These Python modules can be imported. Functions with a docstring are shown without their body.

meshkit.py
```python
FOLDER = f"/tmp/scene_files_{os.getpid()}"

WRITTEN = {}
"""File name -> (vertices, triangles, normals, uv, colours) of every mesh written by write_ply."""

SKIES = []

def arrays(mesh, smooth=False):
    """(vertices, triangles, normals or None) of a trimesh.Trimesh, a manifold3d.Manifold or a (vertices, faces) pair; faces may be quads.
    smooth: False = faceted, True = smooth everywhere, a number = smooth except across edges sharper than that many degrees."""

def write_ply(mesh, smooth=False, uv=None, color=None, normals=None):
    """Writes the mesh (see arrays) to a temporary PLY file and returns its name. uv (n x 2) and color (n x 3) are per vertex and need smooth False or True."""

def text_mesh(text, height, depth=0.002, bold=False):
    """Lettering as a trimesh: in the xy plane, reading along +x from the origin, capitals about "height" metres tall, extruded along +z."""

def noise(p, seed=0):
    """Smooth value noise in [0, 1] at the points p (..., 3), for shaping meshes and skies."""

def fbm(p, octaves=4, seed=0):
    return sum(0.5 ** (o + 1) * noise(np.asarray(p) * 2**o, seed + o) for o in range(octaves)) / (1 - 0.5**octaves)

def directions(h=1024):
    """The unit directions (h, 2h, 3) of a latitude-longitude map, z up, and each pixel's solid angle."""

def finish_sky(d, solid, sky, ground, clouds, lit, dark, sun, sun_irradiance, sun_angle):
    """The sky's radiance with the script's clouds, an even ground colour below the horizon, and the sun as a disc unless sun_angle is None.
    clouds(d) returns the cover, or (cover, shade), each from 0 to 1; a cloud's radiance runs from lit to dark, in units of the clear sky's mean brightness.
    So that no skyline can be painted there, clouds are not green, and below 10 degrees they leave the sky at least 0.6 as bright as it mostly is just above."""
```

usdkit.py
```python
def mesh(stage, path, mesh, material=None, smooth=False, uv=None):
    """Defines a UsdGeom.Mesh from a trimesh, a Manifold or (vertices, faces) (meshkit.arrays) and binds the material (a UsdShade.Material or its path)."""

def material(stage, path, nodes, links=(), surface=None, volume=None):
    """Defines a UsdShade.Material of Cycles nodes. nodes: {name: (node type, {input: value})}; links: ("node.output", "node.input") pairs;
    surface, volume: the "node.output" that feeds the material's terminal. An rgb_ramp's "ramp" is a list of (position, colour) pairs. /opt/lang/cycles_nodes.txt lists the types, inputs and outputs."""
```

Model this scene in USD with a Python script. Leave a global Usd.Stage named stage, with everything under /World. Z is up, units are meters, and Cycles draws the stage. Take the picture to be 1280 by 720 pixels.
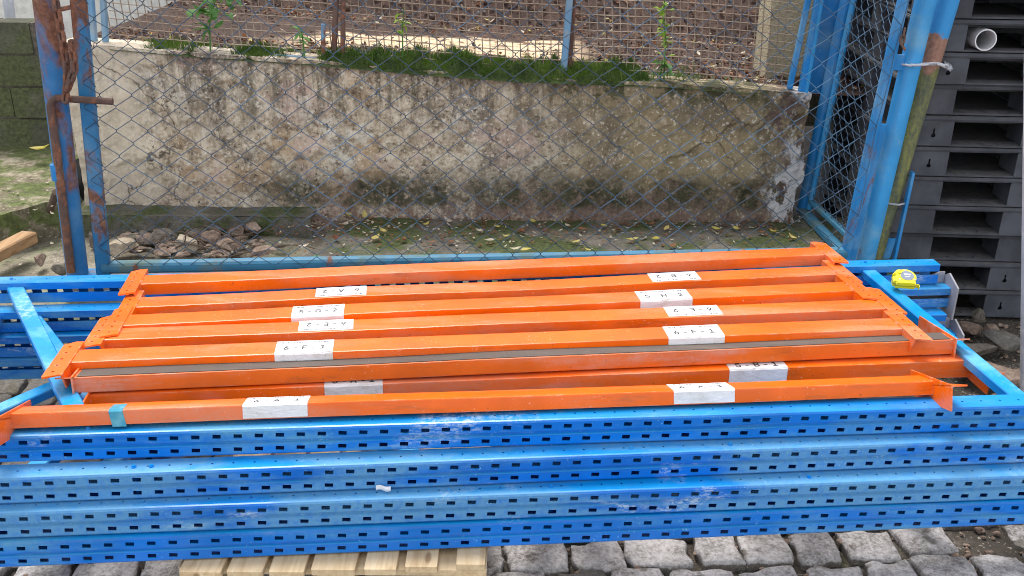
import math, random
import numpy as np
import trimesh
from shapely.geometry import Polygon, Point, box as sbox
from shapely.ops import unary_union
from shapely import affinity
from pxr import Usd, UsdGeom, UsdLux, UsdShade, Gf, Sdf
import usdkit, meshkit

# ------------------------------------------------------------------ camera, sky, sun, exposure
CAM_H, FPX, PITCH, ROLL = 1.655, 1208.0, math.radians(23.06), math.radians(0.57)
SUN_ELEV, SUN_AZ = math.radians(66), math.radians(-25)        # azimuth = atan2(x, y) of the direction to the sun
SUN_POWER, SUN_ANGLE, SKY_STRENGTH, EXPOSURE = 0.52, 28.0, 0.102, 1.27

stage = Usd.Stage.CreateInMemory()
UsdGeom.SetStageUpAxis(stage, UsdGeom.Tokens.z)
UsdGeom.SetStageMetersPerUnit(stage, 1.0)
UsdGeom.Xform.Define(stage, '/World')
UsdGeom.Scope.Define(stage, '/World/Looks')
_F = np.array([0, math.cos(PITCH), -math.sin(PITCH)]); _R = np.array([1., 0, 0]); _U = np.cross(_R, _F)
R_ = math.cos(ROLL)*_R + math.sin(ROLL)*_U
U_ = -math.sin(ROLL)*_R + math.cos(ROLL)*_U
O_ = np.array([0, 0, CAM_H])
cam = UsdGeom.Camera.Define(stage, '/World/camera')
cam.CreateHorizontalApertureAttr(36.0); cam.CreateVerticalApertureAttr(20.25)
cam.CreateFocalLengthAttr(36.0*FPX/1280)
cam.CreateClippingRangeAttr(Gf.Vec2f(0.05, 200))
cam.CreateExposureAttr(EXPOSURE)
M4 = np.eye(4); M4[0, :3], M4[1, :3], M4[2, :3], M4[3, :3] = R_, U_, -_F, O_
cam.AddTransformOp().Set(Gf.Matrix4d(M4.tolist()))

def ray(u, v): return _F + R_*(u-640)/FPX - U_*(v-360)/FPX
def at_z(u, v, z):
    d = ray(u, v); return O_ + d*((z-CAM_H)/d[2])
def at_y(u, v, y):
    d = ray(u, v); return O_ + d*(y/d[1])

# ------------------------------------------------------------------ node helper
class Ref(str): pass
class G:
    """collects nodes; every method returns a Ref to an output"""
    def __init__(s): s.n, s.l = {}, []
    def add(s, kind, out, **inp):
        name = 'n%d' % len(s.n); vals = {}
        for k, v in inp.items():
            if isinstance(v, Ref): s.l.append((str(v), name+'.'+k))
            else: vals[k] = v
        s.n[name] = (kind, vals); return Ref(name+'.'+out)
    def pos(s): return s.add('geometry', 'position')
    def obj(s): return s.add('texture_coordinate', 'object')
    def rnd(s): return s.add('object_info', 'random')
    def map(s, v, scale=(1, 1, 1), loc=(0, 0, 0), rot=(0, 0, 0)):
        return s.add('mapping', 'vector', vector=v, scale=scale, location=loc, rotation=rot)
    def noise(s, v, scale, detail=4, rough=.55, dist=0.0, out='fac'):
        return s.add('noise_texture', out, vector=v, scale=scale, detail=detail, roughness=rough, distortion=dist)
    def vor(s, v, scale, out='distance', feature='f1', rand=1.0):
        return s.add('voronoi_texture', out, vector=v, scale=scale, feature=feature, randomness=rand)
    def ramp(s, f, stops): return s.add('rgb_ramp', 'color', fac=f, ramp=stops)
    def mr(s, v, a, b, c=0.0, d=1.0, t='smoothstep'):
        return s.add('map_range', 'result', value=v, from_min=a, from_max=b, to_min=c, to_max=d, clamp=True, range_type=t)
    def mix(s, f, a, b, mode='mix'): return s.add('mix_color', 'result', fac=f, a=a, b=b, blend_type=mode)
    def math(s, op, a, b=0.0): return s.add('math', 'value', math_type=op, value1=a, value2=b)
    def mul(s, a, b): return s.math('multiply', a, b)
    def xyz(s, v, ax): return s.add('separate_xyz', ax, vector=v)
    def bump(s, h, strength=.4, dist=.01): return s.add('bump', 'normal', height=h, strength=strength, distance=dist)
    def bsdf(s, col, rough=.5, normal=None, **k):
        if normal is not None: k['normal'] = normal
        return s.add('principled_bsdf', 'BSDF', base_color=col, roughness=rough, **k)
LK = {}
def done(name, g, surf):
    LK[name] = usdkit.material(stage, '/World/Looks/'+name, g.n, g.l, surface=str(surf)); return LK[name]

# sky: an open shade under a bright, thinly clouded sky
g = G()
sky = g.add('sky_texture', 'color', sky_type='single_scattering', sun_disc=False, sun_elevation=SUN_ELEV, sun_rotation=SUN_AZ)
gen = g.add('texture_coordinate', 'generated')
cl = g.mr(g.noise(g.map(gen, (1, 1, 2)), 2.2, 5, .6), .30, .62, .45, .95)
mixd = g.mix(cl, sky, (5.2, 5.1, 4.95))
bg = g.add('background_shader', 'background', color=mixd, strength=SKY_STRENGTH)
skym = done('sky', g, bg)
dome = UsdLux.DomeLight.Define(stage, '/World/sky')
UsdShade.MaterialBindingAPI.Apply(dome.GetPrim()).Bind(skym)
dome.GetPrim().SetCustomDataByKey('kind', 'structure'); dome.GetPrim().SetCustomDataByKey('label', 'bright thinly clouded daytime sky over the yard'); dome.GetPrim().SetCustomDataByKey('category', 'sky')
sun = UsdLux.DistantLight.Define(stage, '/World/sun')
sun.CreateIntensityAttr(SUN_POWER); sun.CreateAngleAttr(SUN_ANGLE); sun.CreateNormalizeAttr(True); sun.CreateColorAttr(Gf.Vec3f(1, .95, .88))
sd = np.array([math.sin(SUN_AZ)*math.cos(SUN_ELEV), math.cos(SUN_AZ)*math.cos(SUN_ELEV), math.sin(SUN_ELEV)])
zx = sd; xx = np.cross([0, 0, 1], zx); xx /= np.linalg.norm(xx); yx = np.cross(zx, xx)
S4 = np.eye(4); S4[0, :3], S4[1, :3], S4[2, :3] = xx, yx, zx
sun.AddTransformOp().Set(Gf.Matrix4d(S4.tolist()))

# ------------------------------------------------------------------ materials
def paint(name, base, pale, rust=None, dust=.35, speck=.5, rough=.34, stretch=(1, 1, 1), dscale=3.0, chips=None):
    """coated steel: dust film, fine scuffs, chips; everything follows world position, so no two pieces wear alike"""
    g = G(); p = g.pos()
    tone = g.noise(p, 6, 3)
    c = g.mix(g.mr(tone, .3, .7), tuple(x*.88 for x in base), tuple(min(1, x*1.12) for x in base))
    if name in ('blue_rack', 'blue_rack_worn', 'blue_brace'):                       # upward faces: skylight painted in as cyan, broken up by noise
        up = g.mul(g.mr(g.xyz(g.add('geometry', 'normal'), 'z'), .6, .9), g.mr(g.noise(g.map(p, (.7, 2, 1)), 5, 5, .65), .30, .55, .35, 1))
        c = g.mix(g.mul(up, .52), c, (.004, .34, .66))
        scf = g.mul(g.mr(g.noise(g.map(p, (1.3, 1, 5)), 2.1, 3, .6), .60, .70), g.mr(g.noise(g.map(p, (1, 1, 3)), 55, 5, .8), .46, .58)); c = g.mix(g.mul(scf, .95 if name == 'blue_rack_worn' else .5), c, (.50, .62, .74))
    d1 = g.noise(g.map(p, stretch), dscale, 6, .62, .3)
    d2 = g.noise(p, 70, 4, .7)
    dm = g.mul(g.mr(d1, *((.38, .52) if name == 'blue_rack_worn' else (.46, .68))), g.mr(d2, .25, .6, .45, 1.0))
    c = g.mix(g.mul(dm, dust), c, pale)
    sp = g.mul(g.mr(g.noise(p, 160, 2, .6), .64, .74), g.mr(g.noise(p, 9, 3), .45, .62))
    c = g.mix(g.mul(sp, speck), c, tuple(min(1, x*1.35+.1) for x in pale))
    scr = g.mul(g.mr(g.noise(g.map(p, (4, 60, 60), rot=(.1, .3, .4)), 5, 3, .7), .66, .72), g.mr(g.noise(p, 5, 2), .5, .6))
    c = g.mix(g.mul(scr, speck*.8), c, pale)
    if name.startswith('orange'):                                  # paint rubbed along the edges, rust spots, grime drips
        bn = g.add('bevel', 'bevel', radius=.006, samples=4); gn_ = g.add('geometry', 'normal')
        ed = g.mr(g.add('vector_math', 'value', math_type='dot_product', vector1=bn, vector2=gn_), .995, .93)
        ed = g.mul(ed, g.mr(g.noise(g.map(p, (1, 3, 3)), 11, 6, .75), .50, .60)); c = g.mix(g.mul(ed, .75), c, (.62, .42, .33))
        rs_ = g.mul(g.mr(g.noise(p, 75, 3, .6), .67, .72), g.mr(g.noise(p, 6, 3), .47, .60)); c = g.mix(g.mul(rs_, .8), c, (.16, .045, .018))
        gr = g.mul(g.mr(g.noise(g.map(p, (1.2, 9, 9)), 4, 5, .7), .55, .68), .35); c = g.mix(gr, c, (.30, .085, .025))
    rg = g.mr(dm, 0, 1, rough, min(1, rough+.3))
    if chips:
        ch = g.mul(g.mr(g.noise(p, 28, 5, .7), .66, .70), g.mr(g.noise(p, 3, 2), .45, .6)); c = g.mix(ch, c, chips)
    if rust is not None:
        rn = g.noise(g.map(p, (1, 1, .45)), rust[0], 6, .65, .4)
        if name == 'post_rust': rn = g.math('add', rn, g.mr(g.math('subtract', g.xyz(p, 'z'), g.mul(g.math('add', g.xyz(p, 'x'), 1.72), -4.0)), .55, 1.0, -.09, .16, 'linear'))
        rm = g.mr(rn, rust[1], rust[1]+.07)
        rc = g.ramp(g.noise(p, 45, 4, .7), [(.3, (.085, .035, .022)), (.55, (.20, .085, .05)), (.75, (.30, .16, .10))])
        c = g.mix(rm, c, rc); rg = g.mix(rm, rg, (.85, .85, .85))
        rg = g.add('rgb_to_bw', 'val', color=rg)
    h = g.noise(p, 220, 3, .6)
    return done(name, g, g.bsdf(c, rg, g.bump(h, .10, .002)))

paint('blue_rack_inner', (.0006, .08, .40), (.05, .12, .25), dust=.3, speck=.1, rough=.4)  # darker blue for the flange inside the slots, its shade put in the colour
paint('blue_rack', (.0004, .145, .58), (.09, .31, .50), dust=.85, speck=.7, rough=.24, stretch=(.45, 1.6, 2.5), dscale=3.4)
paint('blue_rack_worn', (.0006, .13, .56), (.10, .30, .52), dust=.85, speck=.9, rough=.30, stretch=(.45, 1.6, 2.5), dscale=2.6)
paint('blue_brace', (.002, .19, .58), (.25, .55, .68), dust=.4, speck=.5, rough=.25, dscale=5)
paint('orange_beam', (.84, .128, .0014), (.60, .27, .18), dust=.55, speck=.85, rough=.27, stretch=(.35, 1.6, 2.2), dscale=3.0)
paint('orange_dusty', (.74, .14, .012), (.62, .34, .27), dust=.95, speck=.6, rough=.4, stretch=(.3, 2, 2), dscale=4.5)
paint('gate_blue', (.012, .20, .52), (.20, .38, .50), rust=(4.0, .64), dust=.5, speck=.4, rough=.45, dscale=5)
paint('gate_blue_rusty', (.018, .16, .36), (.16, .28, .36), rust=(5.0, .50), dust=.5, speck=.4, rough=.5, dscale=6)
paint('post_rust', (.016, .15, .38), (.16, .28, .36), rust=(2.6, .53), dust=.45, speck=.3, rough=.55, dscale=6)
paint('post_light_blue', (.03, .27, .60), (.22, .42, .52), rust=(4.5, .63), dust=.6, speck=.5, rough=.45, dscale=4)
paint('bar_mossy_blue', (.03, .17, .30), (.12, .17, .13), rust=(9, .60), dust=.9, speck=.5, rough=.6, dscale=7)
paint('old_fence_blue', (.12, .26, .42), (.30, .34, .34), rust=(6.0, .56), dust=.7, speck=.5, rough=.6, dscale=9)
paint('rust_iron', (.085, .048, .038), (.17, .12, .10), rust=(18, .5), dust=.6, speck=.3, rough=.75, dscale=14)
paint('mesh_wire', (.025, .055, .10), (.10, .24, .42), dust=.8, speck=.0, rough=.55, dscale=2.2)
paint('weld_wire', (.25, .19, .145), (.50, .42, .34), dust=.9, speck=.0, rough=.7, dscale=1.3)
paint('galvanised', (.42, .44, .50), (.62, .63, .66), dust=.7, speck=.5, rough=.45, dscale=14)
paint('grey_dust', (.085, .068, .060), (.15, .12, .105), dust=.8, speck=.5, rough=.85, stretch=(.5, 2, 2), dscale=6)  # grey dust, darkened to paint in the shade of the overhanging beam
paint('base_plate_grey', (.30, .30, .34), (.50, .49, .52), dust=.7, speck=.6, rough=.6, dscale=14)
paint('yellow_plastic', (.78, .70, .02), (.80, .74, .25), dust=.15, speck=.1, rough=.35)
paint('white_plastic', (.62, .63, .66), (.70, .70, .70), dust=.2, speck=.2, rough=.4)
paint('grey_disc', (.22, .26, .34), (.45, .48, .55), dust=.4, speck=.5, rough=.35)
def mossy_paint():
    g = G(); p = g.pos(); z = g.xyz(p, 'z'); n = g.noise(g.map(p, (5, 5, 1.0)), 4, 6, .7); f = g.noise(p, 60, 4, .7)
    c = g.ramp(g.math('add', g.mul(n, .7), g.mul(f, .3)), [(.36, (.045, .06, .045)), (.46, (.095, .11, .065)), (.55, (.17, .18, .065)), (.66, (.32, .30, .06))])
    zz = g.math('add', z, g.mul(g.noise(p, 9, 4, .6), .14))
    c = g.mix(g.mr(zz, 1.03, 1.05), c, g.ramp(f, [(.3, (.18, .085, .06)), (.7, (.34, .20, .15))]))
    c = g.mix(g.mr(zz, 1.17, 1.18), c, (.03, .25, .58))
    return done('mossy_stake', g, g.bsdf(c, .8, g.bump(f, .3, .006)))
mossy_paint()
paint('cyan_tape', (.03, .30, .46), (.25, .55, .62), dust=.5, speck=.3, rough=.3, dscale=16)

def plain(name, col, rough=.6, **k):
    g = G(); p = g.pos(); t = g.noise(p, 25, 4, .6)
    c = g.mix(g.mr(t, .3, .7), tuple(x*.85 for x in col), tuple(min(1, x*1.1) for x in col))
    return done(name, g, g.bsdf(c, rough, g.bump(t, .15, .004), **k))
g = G(); p = g.pos()
c = g.mix(g.mr(g.noise(p, 14, 5, .7), .42, .68, 0, .55), (.76, .78, .83), (.52, .50, .47))
c = g.mix(g.mul(g.mr(g.noise(p, 120, 3, .7), .62, .70), .5), c, (.33, .26, .21))
cr = g.noise(g.map(p, (1.0, 3, 3), rot=(0, 0, .7)), 22, 4, .6, 1.0)
done('label_white', g, g.bsdf(c, .38, g.bump(cr, .5, .006)))
plain('ink', (.035, .035, .045), .6)
plain('white_wall', (.62, .62, .60), .8)
plain('dark_hollow', (.012, .012, .014), .9)

# black plastic, dusty on its ledges
g = G(); p = g.pos(); nz = g.xyz(g.add('geometry', 'normal'), 'z')
c = g.mix(g.mr(g.noise(p, 7, 5, .6), .35, .7), (.030, .034, .046), (.066, .074, .094))
dust = g.mul(g.mr(nz, .6, .95), g.mr(g.noise(p, 30, 5, .65), .30, .60, .25, .85))
c = g.mix(dust, c, (.17, .165, .17))
streak = g.mul(g.mr(g.noise(g.map(p, (9, 9, .8)), 4, 4, .6), .52, .7), .35)
c = g.mix(streak, c, (.075, .075, .085))
done('black_plastic', g, g.bsdf(c, .55, g.bump(g.noise(p, 150, 3), .12, .003)))

# stained old concrete retaining wall
g = G(); p = g.pos()
big = g.noise(p, 2.6, 7, .70, .5); mid = g.noise(p, 13, 8, .74, .2); fine = g.noise(p, 75, 5, .75); z = g.xyz(p, 'z'); x = g.xyz(p, 'x')
mm = g.math('add', g.mul(mid, .72), g.mul(fine, .28))
c = g.ramp(mm, [(.36, (.11, .085, .062)), (.43, (.30, .23, .16)), (.49, (.52, .43, .315)), (.56, (.70, .61, .48)), (.66, (.78, .72, .61))])
c = g.mix(g.mr(g.noise(p, 3.3, 4, .6), .54, .64, 0, .6), c, (.46, .30, .16))
c = g.mix(g.mul(g.mr(g.noise(g.map(p, (1, 1, 1), loc=(7, 3, 1)), 3.6, 5, .6), .56, .63), .55), c, (.58, .40, .35))
c = g.mix(g.mul(g.mul(g.mr(g.noise(g.map(p, (1, 1, 1), loc=(2, 9, 4)), 3.0, 6, .62), .56, .62), g.mr(mm, .38, .50)), .75), c, (.71, .66, .575))
dk = g.mul(g.mr(big, .48, .60), g.mr(g.noise(p, 34, 6, .78), .42, .56)); c = g.mix(g.mul(dk, .75), c, (.115, .09, .07))
drip = g.mul(g.mr(g.noise(g.map(p, (13, 1, 1.3)), 2.2, 6, .7), .44, .60), g.mul(g.mr(z, .46, .80), g.mr(fine, .32, .56)))
c = g.mix(g.mul(drip, .85), c, g.mix(g.mr(g.noise(p, 6, 3), .45, .6), (.095, .078, .060), (.060, .062, .034)))
c = g.mix(g.mul(g.mul(g.mr(g.noise(p, 1.3, 5, .65), .42, .62), g.mr(x, -1.2, .2, .3, 1)), .38), c, (.30, .275, .245))
pit = g.mul(g.mr(g.noise(p, 44, 4, .78), .55, .62), g.mr(g.noise(p, 5, 3), .38, .58, .25, 1)); c = g.mix(g.mul(pit, .9), c, (.075, .058, .045))
spk = g.mr(g.noise(g.map(p, (1, 1, 1), loc=(3, 3, 3)), 62, 2, .6), .60, .66); c = g.mix(g.mul(spk, .75), c, (.72, .67, .58))
rightd = g.mr(x, -.25, .6, 0, .92); c = g.mix(g.mul(rightd, g.mr(g.noise(p, 14, 6, .75), .30, .52)), c, g.mix(g.mr(g.noise(p, 4, 4), .4, .6), (.15, .12, .075), (.27, .215, .12)))
c = g.mix(g.mul(g.mul(spk, rightd), .7), c, (.66, .61, .50))
cream = g.mr(g.math('add', x, g.mul(g.noise(p, 5, 5, .7), .25)), -1.48, -1.62); c = g.mix(g.mul(cream, .7), c, (.66, .58, .46))
low = g.mr(g.math('add', z, g.mul(g.noise(p, 4, 5, .7), .16)), .52, .30); c = g.mix(g.mul(low, g.mul(g.mr(g.noise(p, 12, 6, .78), .36, .56, .1, .95), g.mr(x, -1.2, -.7, .35, 1))), c, g.ramp(fine, [(.3, (.075, .048, .038)), (.55, (.19, .125, .10)), (.75, (.33, .24, .20))]))
moss = g.mul(g.mr(g.math('add', z, g.mul(g.noise(p, 5, 5, .7), .10)), .47, .34), g.mul(g.mr(g.noise(g.map(p, (1.2, 1, 1)), 3.4, 7, .72, .3), .36, .54), g.mr(x, -1.35, -1.0)))
moss = g.mul(g.mul(moss, g.mr(z, .185, .235)), g.mr(g.noise(p, 40, 4, .7), .34, .5))
c = g.mix(g.mul(moss, .86), c, g.mix(fine, (.012, .018, .007), (.05, .058, .022)))
mt = g.mul(g.mr(z, .62, .80), g.mul(g.mr(x, .05, .35), g.mr(g.noise(p, 11, 5, .7), .46, .56))); c = g.mix(mt, c, (.05, .055, .022))
cw = g.math('add', p, 0) if False else g.add('vector_math', 'vector', math_type='multiply_add', vector1=g.noise(p, 5, 4, .6, out='color'), vector2=(.16, .16, .16), vector3=p)
ck = g.mul(g.mr(g.vor(cw, 2.1, feature='distance_to_edge'), .0, .011, 1, 0), g.mr(g.noise(p, 1.7, 2), .50, .56)); c = g.mix(g.mul(ck, .85), c, (.06, .045, .035))
br = g.mul(g.mr(g.math('add', x, g.mul(g.noise(p, 6, 6, .75), .5)), 1.43, 1.50), g.mr(g.noise(p, 13, 5, .75), .44, .52)); c = g.mix(g.mul(br, .8), c, (.095, .058, .055))
wp = g.mul(g.mr(g.math('add', g.math('add', x, g.mul(g.mr(z, .3, .85), -.08)), g.mul(g.noise(p, 7, 6, .75), .42)), 1.39, 1.46), g.mr(g.noise(g.map(p, (1, 1, .6)), 12, 6, .75), .46, .53)); c = g.mix(wp, c, (.56, .55, .56))
h = g.math('add', g.mul(mid, .7), g.mul(fine, .5))
done('stained_concrete', g, g.bsdf(c, .9, g.bump(h, .55, .025)))

def ground_mat(name, stops, moss=None, mscale=3.0, fines=60, light=None, bumpd=.03):
    g = G(); p = g.pos(); n1 = g.noise(p, 5, 7, .68); n2 = g.noise(p, fines, 4, .7)
    c = g.ramp(g.math('add', g.mul(n1, .62), g.mul(n2, .38)), stops)
    if light: c = g.mix(g.mul(g.mr(g.noise(p, fines*1.6, 2, .5), .62, .70), .8), c, light)
    if moss: c = g.mix(g.mul(g.mr(g.noise(p, mscale, 6, .65, .4), moss[0], moss[0]+.14), moss[2]), c, g.mix(g.mr(n2, .3, .7), tuple(v*.6 for v in moss[1]), tuple(v*1.5 for v in moss[1])))
    return done(name, g, g.bsdf(c, .95, g.bump(g.math('add', n1, n2), .6, bumpd)))
ground_mat('yard_soil', [(.3, (.025, .021, .017)), (.5, (.065, .055, .045)), (.65, (.17, .145, .12))], (.56, (.05, .06, .02), .7), light=(.4, .37, .33))
ground_mat('slab_mossy', [(.32, (.060, .055, .046)), (.5, (.125, .115, .098)), (.66, (.23, .21, .18))], (.42, (.050, .072, .014), .88), 4.2, 50)
ground_mat('slab_block_mossy', [(.34, (.05, .042, .028)), (.48, (.15, .13, .085)), (.62, (.36, .32, .24))], (.42, (.075, .105, .022), .85), 7.0, 34, (.42, .38, .28))
ground_mat('bank_dirt', [(.3, (.10, .085, .065)), (.5, (.24, .215, .165)), (.68, (.40, .37, .30))], (.47, (.15, .17, .085), .65), 2.5, 45, (.5, .48, .42))
ground_mat('sill_concrete', [(.3, (.15, .12, .115)), (.6, (.30, .24, .23)), (.8, (.38, .33, .31))], (.6, (.06, .06, .03), .6))
g = G(); p = g.pos(); n1 = g.noise(p, 9, 6, .7); n2 = g.noise(p, 95, 4, .75)
c = g.ramp(g.math('add', g.mul(n1, .55), g.mul(n2, .45)), [(.34, (.09, .082, .075)), (.44, (.25, .24, .235)), (.53, (.46, .445, .45)), (.66, (.66, .65, .66))])
nz = g.xyz(g.add('geometry', 'normal'), 'z')
dirt = g.mul(g.mr(g.math('subtract', g.math('add', g.mul(g.noise(p, 4.5, 4, .6), .5), g.mul(g.noise(p, 17, 6, .75), .5)), g.mul(g.mr(g.xyz(p, 'z'), .012, -.004), -.16)), .52, .62), .9); c = g.mix(dirt, c, g.ramp(n2, [(.3, (.05, .045, .038)), (.7, (.17, .15, .125))]))
done('granite', g, g.bsdf(c, .85, g.bump(g.math('add', n1, n2), .6, .012)))
ground_mat('granite_dark', [(.30, (.055, .05, .046)), (.5, (.15, .14, .13)), (.68, (.29, .27, .25))], (.5, (.085, .07, .03), .6), 8, 90)
ground_mat('rubble', [(.30, (.10, .07, .055)), (.5, (.25, .18, .14)), (.7, (.44, .36, .30))], None, 3, 40)
ground_mat('rubble_dark', [(.30, (.06, .052, .044)), (.5, (.15, .13, .11)), (.7, (.28, .25, .21))], (.52, (.07, .08, .03), .6), 6, 40)
ground_mat('block_mossy', [(.30, (.035, .036, .026)), (.5, (.085, .088, .06)), (.7, (.15, .15, .11))], (.42, (.07, .085, .03), .75), 3.5, 45)
ground_mat('pillar_beige', [(.30, (.30, .26, .17)), (.6, (.44, .39, .27)), (.8, (.5, .45, .33))], None, 3, 40)
ground_mat('cream_plaster', [(.30, (.26, .21, .15)), (.55, (.46, .39, .30)), (.8, (.58, .52, .43))], None, 3, 40)

# bank behind the wall: pale sand strip along the fence with sunlight painted in, red-brown litter further up
g = G(); p = g.pos(); y = g.xyz(p, 'y'); x = g.xyz(p, 'x')
n1 = g.noise(p, 4, 6, .66); n2 = g.noise(p, 42, 5, .7)
c = g.ramp(g.math('add', g.mul(n1, .5), g.mul(n2, .5)), [(.36, (.016, .008, .006)), (.50, (.048, .025, .019)), (.62, (.10, .058, .043)), (.74, (.22, .15, .11))])
sw = g.math('add', y, g.mul(g.math('subtract', g.noise(g.map(p, (.7, 1, 1)), 3.0, 5, .65), .5), .8))
sand = g.mul(g.mul(g.mr(sw, 4.98, 5.06), g.mr(g.math('subtract', sw, g.mul(g.mr(x, -1.3, .2), .28)), 5.36, 5.26)), g.mul(g.mul(g.mr(x, .55, .15), g.mr(x, -1.35, -.95)), g.mr(g.noise(g.map(p, (1.2, 3, 1)), 5, 5, .7), .36, .46)))
c = g.mix(sand, c, g.ramp(n2, [(.3, (.46, .30, .17)), (.5, (.66, .50, .33)), (.7, (.76, .64, .48))]))
done('bank_litter', g, g.bsdf(c, .95, g.bump(n2, .6, .03)))

# pine boards: grain along local y
def wood(name, a, b, c2):
    g = G(); p = g.pos(); o = g.map(p, (34, 2.2, 34))
    n = g.noise(o, 1.6, 6, .6, .8)
    r = g.rnd()
    c = g.ramp(n, [(.30, a), (.5, b), (.70, c2)])
    c = g.mix(g.mr(r, 0, 1, 0, .35), c, tuple(v*.72 for v in b))
    kn = g.mr(g.vor(g.map(p, (7, 2.5, 7)), 1.7), .05, .13, 1, 0); c = g.mix(g.mul(kn, .75), c, (.20, .115, .05))
    dk = g.mul(g.mr(g.noise(p, 6, 5, .65), .58, .72), .5); c = g.mix(g.mul(dk, 1.5), c, (.26, .21, .155))
    return done(name, g, g.bsdf(c, .75, g.bump(n, .25, .004)))
wood('pine', (.44, .31, .17), (.60, .46, .28), (.70, .57, .38))
wood('old_plank', (.22, .12, .055), (.34, .20, .095), (.42, .27, .14))

def leafmat(name, col, vary):
    g = G(); r = g.noise(g.pos(), 9, 2); c = g.mix(g.mr(r, .35, .65), col, vary)
    d = g.bsdf(c, .6); t = g.add('translucent_bsdf', 'BSDF', color=c)
    return done(name, g, g.add('mix_closure', 'closure', fac=.3, closure1=d, closure2=t))
leafmat('leaf_green', (.075, .21, .05), (.13, .30, .07))
leafmat('leaf_lime', (.26, .46, .05), (.36, .52, .08))
leafmat('leaf_moss', (.030, .075, .006), (.095, .17, .015))
ground_mat('moss_bed', [(.3, (.012, .022, .005)), (.5, (.03, .055, .010)), (.7, (.07, .10, .02))], None, 3, 40)
leafmat('leaf_yellow', (.52, .45, .08), (.60, .50, .18))
leafmat('leaf_brown', (.16, .060, .026), (.27, .12, .05))
leafmat('leaf_pale', (.50, .46, .36), (.58, .52, .42))
leafmat('litter_dark', (.040, .019, .014), (.09, .045, .03))
plain('twig', (.10, .068, .05), .9)

# ------------------------------------------------------------------ prims
count = {}
def numbered(parent, name):
    k = (parent, name); n = count.get(k, 0); count[k] = n+1
    return '%s/%s' % (parent, name if n == 0 else '%s_%03d' % (name, n))
def tag(prim, label=None, cat=None, group=None, kind=None):
    for k, v in (('label', label), ('category', cat), ('group', group), ('kind', kind)):
        if v: prim.SetCustomDataByKey(k, v)
    return prim
def thing(name, label=None, cat=None, group=None, kind=None, loc=(0, 0, 0), rot=0.0, mat=None):
    x = UsdGeom.Xform.Define(stage, numbered('/World', name))
    if mat is not None: x.AddTransformOp().Set(Gf.Matrix4d(np.asarray(mat, float).T.tolist()))
    else:
        x.AddTranslateOp().Set(Gf.Vec3d(*map(float, loc))); x.AddRotateZOp().Set(float(rot))
    return tag(x.GetPrim(), label, cat, group, kind)
def part(parent, name, mesh, m, smooth=False, **kw):
    base = '/World' if parent is None else str(parent.GetPath())
    pr = usdkit.mesh(stage, numbered(base, name), mesh, LK[m], smooth=smooth).GetPrim()
    return tag(pr, **kw)
def copy(src, label, group, loc, rot=0.0):
    nm = src.GetName()
    if nm[-4] == '_' and nm[-3:].isdigit(): nm = nm[:-4]
    d = src.GetCustomData()
    x = thing(nm, label, d['category'], group, None, loc, rot)
    x.GetReferences().AddInternalReference(src.GetPath()); x.SetInstanceable(True)
    return x

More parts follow.
